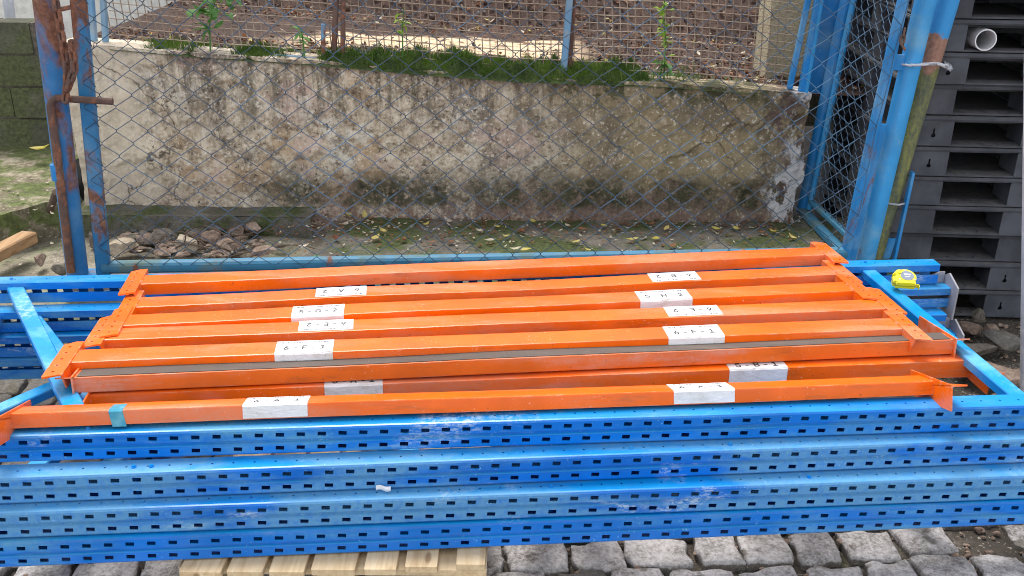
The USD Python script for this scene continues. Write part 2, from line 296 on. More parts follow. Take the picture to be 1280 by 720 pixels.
# ------------------------------------------------------------------ shapes
cat = trimesh.util.concatenate
def bx(x0, x1, y0, y1, z0, z1):
    m = trimesh.creation.box((x1-x0, y1-y0, z1-z0)); m.apply_translation(((x0+x1)/2, (y0+y1)/2, (z0+z1)/2)); return m
def ext(poly, h, ax, at=0.0):
    """extrudes a polygon: ax 'z' (x,y)->z; 'x' (y,z)->x; 'y' (x,z)->y, from at to at+h"""
    ms = []
    for q in getattr(poly, 'geoms', [poly]):
        if q.area < 1e-9: continue
        m = trimesh.creation.extrude_polygon(q, h, engine='earcut'); v = m.vertices.copy()
        if ax == 'z': w = v + [0, 0, at]
        elif ax == 'x': w = np.c_[v[:, 2]+at, v[:, 0], v[:, 1]]
        else: w = np.c_[v[:, 0], at+h-v[:, 2], v[:, 1]]
        m.vertices = w; ms.append(m)
    return cat(ms)
def rrect(x0, x1, y0, y1, r, q=2): return sbox(x0+r, y0+r, x1-r, y1-r).buffer(r, quad_segs=q)
def tube(pts, r, n=8, cap=True):
    pts = np.asarray(pts, float); k = len(pts)
    t = np.gradient(pts, axis=0); t /= np.linalg.norm(t, axis=1)[:, None]
    rr = np.broadcast_to(r, (k,)); a = np.array([0, 0, 1.]) if abs(t[0][2]) < .9 else np.array([1., 0, 0])
    u = np.cross(t[0], a); u /= np.linalg.norm(u); V = []
    ang = np.arange(n)/n*2*math.pi
    for i in range(k):
        u = u - t[i]*(u@t[i]); u /= np.linalg.norm(u); w = np.cross(t[i], u)
        V.append(pts[i]+rr[i]*(np.cos(ang)[:, None]*u+np.sin(ang)[:, None]*w))
    V = np.vstack(V); Fc = []
    for i in range(k-1):
        for j in range(n):
            a, b = i*n+j, i*n+(j+1) % n; Fc += [(a, b, b+n), (a, b+n, a+n)]
    if cap:
        for base, fl in ((0, True), ((k-1)*n, False)):
            for j in range(1, n-1):
                Fc.append((base, base+j+1, base+j) if fl else (base, base+j, base+j+1))
    return trimesh.Trimesh(V, np.array(Fc), process=False)
def bar(a, b, w, d, up=(0, 0, 1), roll=0.0):
    """rectangular bar from a to b: w across, d along the up side"""
    a, b = np.asarray(a, float), np.asarray(b, float); t = b-a; L = np.linalg.norm(t); t /= L
    u = np.cross(up, t); u /= np.linalg.norm(u); v = np.cross(t, u)
    r = min(w, d)*.12
    m = ext(rrect(-w/2, w/2, -d/2, d/2, r, 1), L, 'z')
    T = np.eye(4); T[:3, 0], T[:3, 1], T[:3, 2], T[:3, 3] = u, v, t, a
    m.apply_transform(T); return m
def pipe(a, b, r, n=14, wob=0.0, seed=0):
    a, b = np.asarray(a, float), np.asarray(b, float); k = 9 if wob else 2
    s = np.linspace(0, 1, k)[:, None]; P = a+(b-a)*s
    if wob: P = P+wob*(meshkit.noise(P*2.3, seed)[:, None]-.5)*np.array([1, .6, .3])
    return tube(P, r, n)
def grid(x0, x1, y0, y1, nx, ny, zf):
    X, Y = np.meshgrid(np.linspace(x0, x1, nx), np.linspace(y0, y1, ny)); Z = zf(X, Y)
    V = np.c_[X.ravel(), Y.ravel(), Z.ravel()]; i = np.arange((nx-1)*(ny-1)); r, c = i//(nx-1), i % (nx-1)
    a = r*nx+c; F = np.vstack([np.c_[a, a+1, a+nx+1], np.c_[a, a+nx+1, a+nx]])
    return trimesh.Trimesh(V, F, process=False)
def fb(X, Y, s, o=4, seed=0): return meshkit.fbm(np.stack([X*s, Y*s, 0*X+seed*3.7], -1), o, seed)-.5
def rock(rng, size, sub=2, rough=.28, cuts=8):
    m = trimesh.creation.icosphere(subdivisions=sub); v = m.vertices
    off = rng.uniform(0, 50, 3)
    v = v*(1+rough*2*(meshkit.fbm(v*1.3+off, 3)-.5)[:, None])
    for _ in range(cuts):                                         # broken faces
        n = rng.normal(size=3); n /= np.linalg.norm(n); d = rng.uniform(.45, .75); s = v@n; v = v-np.where(s > d, s-d, 0)[:, None]*n
    m.vertices = v*np.asarray(size)/2; return m
def leafquad(c, L, W, yaw, tilt, curl, rng):
    """a small pointed leaf of six faces, bent along its rib"""
    s = np.array([0, .3, .65, 1.0]); w = np.array([.12, 1, .8, .05])*W/2
    P = []
    for si, wi in zip(s, w):
        zc = curl*L*(si-.5)**2*4
        P += [((si-.5)*L, -wi, zc+abs(wi)*.45), ((si-.5)*L, 0, zc), ((si-.5)*L, wi, zc+abs(wi)*.45)]
    P = np.array(P); ct, st = math.cos(tilt), math.sin(tilt)
    P = np.c_[P[:, 0]*ct-P[:, 2]*st, P[:, 1], P[:, 0]*st+P[:, 2]*ct]
    cy, sy = math.cos(yaw), math.sin(yaw); P = np.c_[P[:, 0]*cy-P[:, 1]*sy, P[:, 0]*sy+P[:, 1]*cy, P[:, 2]]+c
    F = []
    for i in range(3):
        for j in range(2): a = i*3+j; F += [(a, a+3, a+4), (a, a+4, a+1)]
    return trimesh.Trimesh(P, np.array(F), process=False)

# ================================================================== SETTING
rs = np.random.default_rng(7)
SLAB, SILL = .16, .19
GA, GB = at_z(135, 332, .22), at_z(1052, 316, .22)               # foot of the closed gate, left and right
gd = (GB-GA)[:2]; gd = gd/np.linalg.norm(gd); gn = np.array([gd[1], -gd[0]])      # along the gate, towards the yard
def on_gate(u, v, off=0.0):
    """point of the gate's upright plane, moved off metres towards the yard"""
    n = np.array([gn[0], gn[1], 0]); A = GA+n*off; d = ray(u, v); return O_+d*(((A-O_)@n)/(d@n))
def gate_y(x): return GA[1]+(x-GA[0])*gd[1]/gd[0]
WALL_Y = 4.37

# ground: soil sheet, granite setts on it
gr = thing('ground', kind='structure', label='yard ground of soil and worn granite setts', cat='ground')
def zsoil(X, Y): return -.040+.028*np.clip((2.35-Y)/.1, 0, 1)+.03*fb(X, Y, 1.6, 4, 2)+.02*fb(X, Y, 9, 3, 5)-.075*np.clip((X-1.0)/.8, 0, 1)*np.clip((Y-2.7)/.5, 0, 1)
part(gr, 'soil', grid(-3.6, 3.6, 1.2, 4.3, 180, 90, zsoil), 'yard_soil', smooth=True)
far = cat([grid(-40, -3.55, -30, 60, 12, 20, lambda X, Y: -.08+0*X), grid(3.55, 40, -30, 60, 12, 20, lambda X, Y: -.08+0*X),
           grid(-3.6, 3.6, -30, 1.25, 6, 12, lambda X, Y: -.08+0*X), grid(-3.6, 3.6, 4.25, 60, 6, 20, lambda X, Y: -.085+0*X)])
part(gr, 'outer_soil', far, 'yard_soil')
def sett(cx, cy, w, d, yaw, h, seed):
    q = 11
    s = np.array([-1, -.93, -.8, -.55, -.28, 0, .28, .55, .8, .93, 1]); X, Y = np.meshgrid(s, s)
    Z = h*(1-.42*np.maximum(abs(X), abs(Y))**14)
    P = np.c_[(X*(1-.05*Y*Y)*w/2).ravel(), (Y*(1-.05*X*X)*d/2).ravel(), Z.ravel()]
    P += .012*(np.stack([meshkit.noise(P*22+[seed*3.1, 0, j*7]) for j in range(3)], -1)-.5)*[2.4, 2.4, .35]+.007*(np.stack([meshkit.noise(P*48+[seed*1.7, 5, j*7]) for j in range(3)], -1)-.5)*[1.6, 1.6, .8]
    rim = list(range(0, q))+[q*r+q-1 for r in range(1, q)]+[q*(q-1)+c for c in range(q-2, -1, -1)]+[q*r for r in range(q-2, 0, -1)]; nr_ = len(rim); nb_ = q*q
    low = P[rim]*[1.02, 1.02, 0]-[0, 0, .07]; V = np.vstack([P, low]); F = []
    for r in range(q-1):
        for c in range(q-1): a = r*q+c; F += [(a, a+1, a+q+1), (a, a+q+1, a+q)]
    for i in range(nr_):
        j = (i+1) % nr_; F += [(rim[j], rim[i], nb_+i), (rim[j], nb_+i, nb_+j)]
    c_, s_ = math.cos(yaw), math.sin(yaw); V = np.c_[V[:, 0]*c_-V[:, 1]*s_+cx, V[:, 0]*s_+V[:, 1]*c_+cy, V[:, 2]]
    return trimesh.Trimesh(V, np.array(F), process=False)
nset, rest = 0, []
for row in range(13):
    yy = 1.80+row*.128
    xx0 = -2.2+rs.uniform(0, .1)
    while xx0 < 2.3:
        w = rs.uniform(.115, .165); cx, cy = xx0+w/2, yy+.02*rs.normal()*.5+.075*xx0
        drop = max(0, (cx-1.1))*.03+(.02 if rs.random() < .12 else 0)
        m = sett(cx, cy, w+.000, .124+rs.uniform(-.012, .008), .075+rs.normal()*.05, .020+rs.uniform(-.006, .008)-drop, row*97+int(cx*50))
        if rs.random() > (.97 if cx < 1.25 else .75) or (cx > 1.45 and cy > 2.6): xx0 += w+.012; continue
        mt = 'granite' if rs.random() < .85 and cy < 2.35 else 'granite_dark'
        front = cy < 2.25 and cx > -1.7 and cx < 1.9
        if (front or row > 5) and nset < 298: part(gr, 'sett', m, mt, smooth=50); nset += 1
        else: rest.append(m)
        xx0 += w+rs.uniform(.006, .022)
if rest: part(gr, 'further_setts', cat(rest), 'granite_dark', smooth=50, kind='stuff')

# strip of grit and pebbles between the setts and at the right of the stack
peb = []
for _ in range(1300):
    if rs.random() < .7: px, py = rs.uniform(1.0, 2.25), rs.uniform(1.95, 3.8)
    else: px, py = rs.uniform(-1.7, 1.6), rs.uniform(1.85, 2.25)
    z = float(zsoil(np.array([px]), np.array([py]))[0]); s = abs(rs.normal(.010, .006))+.004
    m = rock(rs, (s*1.3, s, s*.8), 1); m.apply_translation((px, py, z+s*.2+(.015 if py < 2.3 and px < 1 else .004))); peb.append(m)
part(None, 'gravel', cat(peb), 'rubble', label='loose grit and small pebbles strewn over the setts and soil', cat='gravel', kind='stuff')

# raised slab behind the gate, the dirt beside it, the sill under the gate
slab = grid(-.98, 1.66, 3.50, 4.42, 90, 34, lambda X, Y: SLAB+.010*fb(X, Y, 3, 3, 9)-.012*np.clip((Y-4.2)/.2, 0, 1)*0)
edge = [(-.98+.10*float(fb(np.array([i*.2]), np.array([0.]), 2, 3, 4)[0])*2, 0) for i in range(3)]
v = slab.vertices; kx = np.clip((-.55-v[:, 0])/.43, 0, 1); v[:, 0] += kx*(.30*(v[:, 1]-3.5)+.16*fb(v[:, 1]*1.0, v[:, 0]*0+1, 4, 3, 6)); slab.vertices = v
skirt = trimesh.creation.box((2.5, .9, .2)); skirt.apply_translation((.40, 3.97, .045))
part(None, 'concrete_slab', cat([slab, skirt]), 'slab_mossy', smooth=40, kind='structure', label='low mossy concrete slab strewn with leaves between gate and wall', cat='slab')
def zbank(X, Y):
    z = .10+.05*fb(X, Y, 2.2, 4, 3)+.03*fb(X, Y, 8, 3, 8)
    hole = np.exp(-(((X+1.05)/.22)**2+((Y-3.78)/.14)**2))*.10
    return z-hole-np.clip((3.42-Y)/.25, 0, 1)*.2
part(None, 'dirt_patch', grid(-6, -.70, 3.1, 6.4, 140, 110, zbank), 'bank_dirt', smooth=True, kind='structure', label='pale dirt ground left of the gate', cat='ground')
sp = [np.array([*(GA[:2]+gd*s), 0]) for s in (-.42, 3.25)]
def gate_box(s0, s1, o0, o1, z0, z1):
    m = bx(s0, s1, -o1, -o0, z0, z1); T = np.eye(4); T[:2, 0] = gd; T[:2, 1] = -gn; T[:2, 3] = GA[:2]; m.apply_transform(T); return m
sill = gate_box(-.16, 3.1, -.10, .07, -.12, .165); part(None, 'gate_sill', sill.subdivide().subdivide(), 'sill_concrete', kind='structure', label='worn reddish concrete sill under the chain link gate', cat='sill')

# retaining wall, top dropping to the right
tops = [at_y(u, v, WALL_Y) for u, v in ((80, 52), (115, 55), (250, 67), (400, 77), (520, 88), (640, 97), (850, 105), (1012, 118))]
TX, TZ = [q[0] for q in tops], [q[2] for q in tops]
def wtop(x): return np.interp(x, TX, TZ)
wx0, wx1 = at_y(86, 130, WALL_Y)[0], 1.365
nx, nz = 460, 110
S, Q = np.meshgrid(np.linspace(wx0, wx1, nx), np.linspace(0, 1, nz))
Zf = -.05+(wtop(S)+.05+.016*fb(S, S*0, 6, 4, 1))*Q
Yf = WALL_Y+.05*fb(S, Zf, 2.2, 4, 4)+.018*fb(S, Zf, 11, 3, 2)-.05*np.clip((.27-Zf)/.15, 0, 1)
Yf += .011*np.clip((fb(S, Zf, 5.5, 5, 11)-.015)/.03, 0, 1)+.006*np.clip((fb(S, Zf, 19, 4, 12)-.03)/.03, 0, 1)+.004*fb(S, Zf, 45, 3, 13)
S = S+np.clip((S-1.18)/.18, 0, 1)*(.10*fb(Zf, Zf*0, 5, 4, 7)-.02)
front = np.c_[S.ravel(), Yf.ravel(), Zf.ravel()]
i = np.arange((nx-1)*(nz-1)); r, c = i//(nx-1), i % (nx-1); a = r*nx+c
F1 = np.vstack([np.c_[a, a+1, a+nx+1], np.c_[a, a+nx+1, a+nx]])
topl = front[-nx:]; back = topl.copy(); back[:, 1] = WALL_Y+.20; back[:, 2] -= .004
b0 = len(front)-nx; j = np.arange(nx-1); nb = len(front)
F2 = np.vstack([np.c_[b0+j, b0+j+1, nb+j+1], np.c_[b0+j, nb+j+1, nb+j]])
ends = [bx(wx0+.004, wx0+.05, WALL_Y+.03, WALL_Y+.2, -.05, wtop(wx0)-.012), bx(wx1-.10, wx1-.055, WALL_Y+.03, WALL_Y+.2, -.05, wtop(wx1)-.012)]
wl = trimesh.Trimesh(np.vstack([front, back]), np.vstack([F1, F2]), process=False)
WT = thing('retaining_wall', 'stained old concrete retaining wall behind the chain link gate', 'wall')
part(WT, 'wall_face', wl, 'stained_concrete', smooth=50)
part(WT, 'end_face', cat(ends), 'stained_concrete')
led = grid(wx0, -.93, WALL_Y-.16, WALL_Y+.02, 60, 8, lambda X, Y: .205+.012*fb(X, Y, 8, 3, 3))
ledf = grid(wx0, -.93, 0, 1, 60, 6, lambda X, Y: 0*X)
lv = ledf.vertices.copy(); ledf.vertices = np.c_[lv[:, 0], WALL_Y-.16+.012*fb(lv[:, 0], lv[:, 1], 7, 3, 5), .05+lv[:, 1]*.155]
part(WT, 'footing_ledge', cat([led, ledf]), 'slab_mossy', smooth=40)

# bank behind the wall
def zemb(X, Y):
    return np.interp(X, TX, TZ)-.03+.02*fb(X, Y, 3, 4, 6)+.05*np.clip(Y-4.8, 0, 1.3)*0+.55*np.clip(Y-6.1, 0, 9)+.09*fb(X, Y, 1.2, 4, 3)*np.clip(Y-4.7, 0, 1)
part(None, 'embankment', grid(wx0-.02, 2.6, WALL_Y+.12, 12, 150, 130, zemb), 'bank_litter', smooth=True, kind='structure', label='earth bank with pale sand path rising behind the wall', cat='hill')

# ================================================================== RACK FRAMES
PIT = .05
def slot_band(x0, x1, z0, z1, phase):
    poly = sbox(x0, z0, x1, z1); hs = []
    zc = (z0+z1)/2
    k = math.ceil((x0+.02-phase)/PIT)
    while phase+k*PIT < x1-.02:
        c = phase+k*PIT; hs.append(Polygon([(c-.0105, zc-.0050), (c+.0090, zc-.0062), (c+.0105, zc+.0050), (c-.0095, zc+.0062)])); k += 1
    return Polygon(poly.exterior.coords, [h.exterior.coords for h in hs])
def hole_band(x0, x1, y0, y1, phase, r=.0036):
    k = math.ceil((x0+.02-phase)/PIT); hs = []; yc = y0+(y1-y0)*.45
    while phase+k*PIT < x1-.02:
        c = phase+k*PIT; hs.append(Point(c, yc).buffer(r, quad_segs=1).exterior.coords); k += 1
    return Polygon(sbox(x0, y0, x1, y1).exterior.coords, hs)
def upright(x0, x1, phase):
    """rack column lying on its side: slotted face at y=0, open side at y=.07, 73 mm high"""
    t, H, D = .0025, .073, .061
    ms = [ext(slot_band(x0, x1, .006, .0305, phase), t, 'y', 0), ext(slot_band(x0, x1, .0425, .067, phase+.003), t, 'y', 0)]
    sol = lambda pts: ext(Polygon(pts), x1-x0, 'x', x0)
    ms.append(sol([(0, .0305), (t, .0305), (.0075, .0335), (.0075, .0395), (t, .0425), (0, .0425), (.005, .0392), (.005, .0338)]))
    ms.append(sol([(0, .067), (t, .067), (.007, H-t), (.007, H), (.003, H-.0015)]))
    ms.append(sol([(0, .006), (.003, .0015), (.007, 0), (.007, t), (t, .006)]))
    hb = hole_band(x0, x1, .007, D-.003, phase+.024)
    ms.append(ext(hb, t, 'z', H-t))
    ms.append(sol([(D-.003, H-t), (D-.003, H), (D, H-.002), (D, .048), (D-t, .048), (D-t, H-t)]))
    ms.append(sol([(D-.003, 0), (D-.003, t), (D-t, t), (D-t, .035), (D, .035), (D, .002)]))
    return cat(ms), ext(hb, t, 'z', 0)
def channel(a, b, w=.048, d=.026):
    """brace: C channel, open side down"""
    a, b = np.asarray(a, float), np.asarray(b, float); t = b-a; L = np.linalg.norm(t); t /= L
    u = np.cross((0, 0, 1), t); u /= np.linalg.norm(u)
    q = Polygon([(-w/2, -d), (-w/2+.002, -d), (-w/2+.002, -.003), (w/2-.002, -.003), (w/2-.002, -d), (w/2, -d), (w/2, -.003), (w/2-.003, 0), (-w/2+.003, 0), (-w/2, -.003)])
    m = ext(q, L, 'z'); T = np.eye(4); T[:3, 0], T[:3, 1], T[:3, 2], T[:3, 3] = u, np.cross(t, u), t, a
    m.apply_transform(T); return m
def frame(label, oy, top, yaw, x0, x1, phase, braces, plate, depth=1.02, mat='blue_rack'):
    H = .073
    f = thing('rack_frame', label, 'rack frame', 'blue rack frames stacked flat', loc=(.003, oy, top-H), rot=yaw)
    for k in (0, 1):
        m, fl = upright(x0, x1, phase+.012*k)
        for q_ in (m, fl):
            if k: q_.apply_transform(trimesh.transformations.rotation_matrix(math.pi, (0, 0, 1), ((x0+x1)/2, depth/2, 0)))
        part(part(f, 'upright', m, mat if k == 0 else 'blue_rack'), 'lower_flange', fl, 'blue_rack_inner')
    for (xa, xb) in braces:
        d = np.array([xb-xa, -(depth-.03)]); 
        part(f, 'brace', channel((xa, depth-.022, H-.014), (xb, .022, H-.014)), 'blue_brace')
        for (qx, qy) in ((xa, depth-.027), (xb, .027)):
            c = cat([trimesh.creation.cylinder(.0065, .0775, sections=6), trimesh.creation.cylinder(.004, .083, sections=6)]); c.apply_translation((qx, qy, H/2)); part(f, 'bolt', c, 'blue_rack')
    if plate:
        for yc in (.035, depth-.035):
            pl = Polygon([(yc-.065, -.030), (yc+.055, -.030), (yc+.065, .080), (yc+.005, .118), (yc-.065, .088)])
            part(f, 'base_plate', cat([ext(pl, .006, 'x', x1), ext(Polygon([(x1-.13, .040), (x1-.10, .078), (x1-.02, .112), (x1, .112), (x1, .0), (x1-.10, .004)]), .005, 'y', yc+.030)]), 'base_plate_grey')
    return f
fr_l = lambda u, v, oy, z, yaw: None
def loc_x(u, v, z, oy, yaw):
    q = at_z(u, v, z); c, s = math.cos(math.radians(yaw)), math.sin(math.radians(yaw)); return (q[0]-.003)*c+(q[1]-oy)*s
FT, FY, FYAW = [.428, .353, .278, .203], [2.049, 1.998, 1.957, 1.948], [4.48, 5.0, 4.55, 4.7]
FX1 = 1.60
ph = [loc_x(1172, 515.5, FT[0]-.016, FY[0], FYAW[0]), loc_x(1183, 557, FT[1]-.016, FY[1], FYAW[1]), loc_x(1185, 604, FT[2]-.016, FY[2], FYAW[2]), loc_x(1173.7, 638.5, FT[3]-.016, FY[3], FYAW[3])]
bl_a, bl_b = loc_x(26, 366, .41, FY[0], FYAW[0]), loc_x(72, 466, .41, FY[0], FYAW[0])
qa, qb = at_z(26, 366, .41), at_z(72, 466, .41)
def loc_xy(q, oy, yaw):
    c, s = math.cos(math.radians(yaw)), math.sin(math.radians(yaw)); dx, dy = q[0]-.003, q[1]-oy; return dx*c+dy*s, -dx*s+dy*c
def brace_px(p0, p1, k, z):
    """far and near ends, along the frame, of a brace that shows at two picture points"""
    (xa, ya), (xb, yb) = loc_xy(at_z(*p0, z), FY[k], FYAW[k]), loc_xy(at_z(*p1, z), FY[k], FYAW[k])
    f = lambda y: xa+(xb-xa)*(y-ya)/(yb-ya); return f(1.0), f(.02)
bL = brace_px((26, 372), (72, 466), 0, .414); bR = brace_px((1098, 347), (1262, 484), 0, .414)
frame('topmost blue perforated rack frame, directly under the orange beams', FY[0], FT[0], FYAW[0], -2.55, FX1-.035, ph[0],
      [bL, bR, (-1.72, -2.1)], False)
bL2 = brace_px((45, 400), (76, 441), 1, .34)
frame('second blue rack frame from the top, grey base plate at its right end', FY[1], FT[1], FYAW[1], -2.50, FX1+.012, ph[1],
      [bL2, (bL2[0]-.10, bL2[1]-.62), (-.35, -.9), (-.25, .3), (1.38, .55)], True, mat='blue_rack_worn')
b3 = brace_px((70, 478), (5, 506), 2, .265)
frame('third blue rack frame from the top, worn pale along its front face', FY[2], FT[2], FYAW[2], -2.62, FX1-.02, ph[2],
      [b3, (b3[0]+.06, b3[1]+.55), (-.6, -.15), (.6, .1), (1.1, .75), (-1.9, -1.75)], False, mat='blue_rack_worn')
frame('lowest blue rack frame, lying directly on the wooden pallet', FY[3], FT[3], FYAW[3], -2.58, FX1+.03, ph[3],
      [(-1.9, -1.3), (-.8, -1.2), (-.7, -.1), (.5, .0), (.7, 1.2)], True)

# paper scrap on the second frame
q = at_z(480, 606, FT[1]-.058)
sc = grid(-.018, .018, -.007, .007, 7, 4, lambda X, Y: .004*np.sin(X*160)+.002*np.cos(Y*300))
sv = sc.vertices; sc.vertices = np.c_[sv[:, 0], -sv[:, 2]*1.0, sv[:, 1]]; sc.apply_translation(at_z(480, 607, FT[2]+.012)-[0, .012, 0])
part(None, 'paper_scrap', sc, 'label_white', label='torn white paper scrap caught between the second and third blue frames', cat='paper')

# ================================================================== ORANGE BEAMS
def text_flat(t, h, flip=False, bold=False):
    m = meshkit.text_mesh(t, h, depth=.0004, bold=bold); m.apply_translation((-(m.bounds[0]+m.bounds[1])/2)*[1, 1, 0])
    if flip: m.apply_transform(trimesh.transformations.rotation_matrix(math.pi, (0, 0, 1)))
    return m
def orange_beam(label, L, R, z, labels=(), flip=False, roll=0.0, sec=(.078, .040), mat='orange_beam', conn='flat', near=-.07, bow=0.0, top_mat=None, drop=0.0):
    """L, R: picture points of the front top edge; labels: (left px, right px, text, upside down, folds over the front)"""
    a, b = at_z(*L, z), at_z(*R, z-drop); t = b-a; ln = np.linalg.norm(t); t /= ln
    y_ = np.cross((0, 0, 1), t); y_ /= np.linalg.norm(y_); z_ = np.cross(t, y_)
    cr, sr = math.cos(roll), math.sin(roll)
    yr, zr = cr*y_-sr*z_, sr*y_+cr*z_                             # rolled back: the far side goes down
    T = np.eye(4); T[:3, 0], T[:3, 1], T[:3, 2], T[:3, 3] = t, yr, zr, a
    D, H = sec; bseed = L[0]*.37
    def bent(m, n=0):
        if n: 
            for _ in range(n): m = m.slice_plane((0, 0, 0), (0, 0, 1)) if False else m
        v = m.vertices.copy(); w = np.c_[v[:, 0]*1.7+bseed, 0*v[:, 0], 0*v[:, 0]+3]; f_ = np.sin(np.clip(v[:, 0]/ln, 0, 1)*math.pi)
        v[:, 2] += .006*(meshkit.noise(w, 1)-.5)*f_; v[:, 1] += .010*(meshkit.noise(w, 4)-.5)*f_; m.vertices = v; return m
    def long(poly, x0, x1, n=28):
        ms_ = trimesh.creation.extrude_polygon(poly, 1.0, engine='earcut'); v2 = np.array(poly.exterior.coords)[:-1]; k = len(v2)
        xs_ = np.linspace(x0, x1, n); V = np.vstack([np.c_[np.full(k, q_), v2] for q_ in xs_]); F = []
        if not poly.exterior.is_ccw: V = np.vstack([np.c_[np.full(k, q_), v2[::-1]] for q_ in xs_])
        for i in range(n-1):
            for j in range(k): a_, b_ = i*k+j, i*k+(j+1) % k; F += [(a_, b_, b_+k), (a_, b_+k, a_+k)]
        for j in range(1, k-1): F += [(0, j+1, j), ((n-1)*k, (n-1)*k+j, (n-1)*k+j+1)]
        return trimesh.Trimesh(V, np.array(F), process=False)
    o = thing('rack_beam', label, 'rack beam', 'orange rack beams stacked on the blue frames', mat=T)
    part(o, 'beam_body', bent(long(rrect(0, D, -H, 0, .005, 2), 0, ln)), mat, smooth=35)
    if top_mat:
        part(o, 'dusty_top', bent(long(sbox(.004, 0, D-.004, .0015), .006, ln-.006)), top_mat)
    for side in (0, 1):
        n0, f0 = near, near+.205
        if conn == 'flat':                                        # hook plate level with the top, end plate hanging from it
            w, hh = .048, .046
            hook = Polygon([(-w, n0+.004), (-w+.003, n0), (-.010, n0+.012), (0, n0+.012), (0, f0), (-.020, f0), (-w, f0-.018)])
            hs = [Point(-w*.58, n0+.030+k*.036).buffer(.0042, quad_segs=2).exterior.coords for k in range(5)]
            hk = ext(Polygon(hook.exterior.coords, hs), .005, 'z', -.002)
            ep = ext(Polygon([(n0+.012, -.003), (n0+.030, -hh), (f0-.012, -hh), (f0, -hh+.012), (f0, -.003)]), .004, 'x', -.004)
            m = cat([hk, ep])
        else:                                                     # turned a quarter: end plate up on edge, hook plate away from us
            w, hh = .042, .060
            ep = ext(Polygon([(n0, -hh), (n0, .006), (f0, .006), (f0, -hh+.02), (f0-.02, -hh)]), .004, 'x', -.004)
            hk = ext(Polygon([(-w, n0), (0, n0), (0, n0+.11), (-w, n0+.09)]), .004, 'z', .002); hk.apply_transform(trimesh.transformations.rotation_matrix(-max(0, math.radians(27)-roll), (1, 0, 0), (0, n0, .004)))
            hl = bx(-.0045, .0005, n0+.035, n0+.058, -.022, -.018)
            m = cat([ep, hk]); 
        if side == 1:
            m.apply_transform(np.diag([-1, 1, 1, 1])); m.invert(); m.apply_translation((ln, 0, 0))
        part(o, 'end_connector', m, mat)
    for (ul, ur, txt, up, fold) in labels:
        def along(u):
            w = (u-L[0])/(R[0]-L[0]); v = L[1]+(R[1]-L[1])*w; return float((at_z(u, v, z)-a)@t)
        x0, x1 = along(ul), along(ur); xm = (x0+x1)/2
        e = .0012
        if fold: pts = [(D*.93, -.001), (D*.93, e), (-.001+.004, e), (-e, -.004), (-e, -H+.004), (0, -H+.004), (0, -.004), (.004, 0)]
        else: pts = [(D*.97, 0), (D*.97, e), (.007, e), (.007, 0)]
        lm = long(Polygon(pts), x0, x1, 8); lm.vertices[:, 0] += .05*(lm.vertices[:, 1]-D/2)*(rs.random()-.5); lb = part(o, 'label_sticker', bent(lm), 'label_white')
        ms = []
        W = x1-x0
        if txt:
            body = text_flat(txt.replace('-', ' - '), .022, up, True); sxx = min(1.25, W*.72/(body.bounds[1][0]-body.bounds[0][0])); body.apply_scale((sxx, 1, 1))
            hd = text_flat('RUA    COLUNA   ALTURA', .0072, up, True); hd.apply_scale((W*.82/(hd.bounds[1][0]-hd.bounds[0][0]), 1, 1))
            yb, yh = (D*.40, D*.80) if not up else (D*.60, D*.20)
            if txt.startswith(' '): yb, yh = .0215, D*.8
            body.apply_translation((xm, yb, e)); hd.apply_translation((xm, yh, e)); ms = [body, hd]
            part(lb, 'printed_code', bent(cat(ms)), 'ink')
    return o, T, ln
orange_beam('farthest orange beam, nearest the gate, without any sticker', (175, 355), (1031, 318.5), .468, mat='orange_beam', near=-.085)
orange_beam('second orange beam from the gate, stickers reading 6-A-2 and 6-B-2 upside down', (170, 383.8), (1047, 342.8), .455,
            [(394, 458, '6-A-2', True, False), (817, 878, '6-B-2', True, False)], near=-.085)
orange_beam('third orange beam from the gate, stickers reading 5-G-2 and 5-H-2', (153.7, 406.9), (1067, 363.4), .460,
            [(364, 430, '5-G-2', False, True), (801, 866, '5-H-2', False, True)], near=-.075)
orange_beam('fourth orange beam from the gate, stickers reading 6-E-2 upside down', (130, 424.8), (1107, 386), .456,
            [(372, 441, '6-E-2', True, False), (837, 905, '6-E-2', True, False)], near=-.045)
orange_beam('fifth orange beam from the gate, stickers reading 6-F-1', (88.5, 453), (1128, 411), .468,
            [(343, 416, '6-F-1', False, True), (836, 906, '6-F-1', False, True)], near=-.085, sec=(.078, .047))
orange_beam('sixth orange beam from the gate, dusty with a grey top and no sticker', (92, 472), (1192, 424.5), .452, sec=(.062, .045),
            mat='orange_dusty', conn='edge', near=-.012, top_mat='grey_dust', roll=math.radians(6))
orange_beam('low orange beam in the gap behind the nearest one, white stickers wrapped over its front', (112, 494), (1216, 450.5), .402,
            [(405, 478, ' 5-A-1', False, True), (912, 985, ' 5-B-1', False, True)], sec=(.055, .056), conn='edge', near=-.09)
nb_, nbT, nbL = orange_beam('nearest orange beam, blue tape and two stickers on it', (13, 516.9), (1167, 476), .474,
            [(303, 384, '6-A-1', False, True), (842, 918, '6-A-1', False, True)], roll=math.radians(17), conn='edge', near=-.085, sec=(.078, .038))
# cyan tape wrapped on the nearest beam
tp = ext(Polygon([(.055, 0), (.055, .0016), (.003, .0016), (-.0018, -.004), (-.0018, -.041), (0, -.041), (0, -.004), (.004, 0)]), .032, 'x', .225)
tv = tp.vertices; tv[:, 0] += .35*(-tv[:, 2])*.6+.004*np.sin(tv[:, 1]*90); tp.vertices = tv
part(nb_, 'tape_strip', tp, 'cyan_tape')

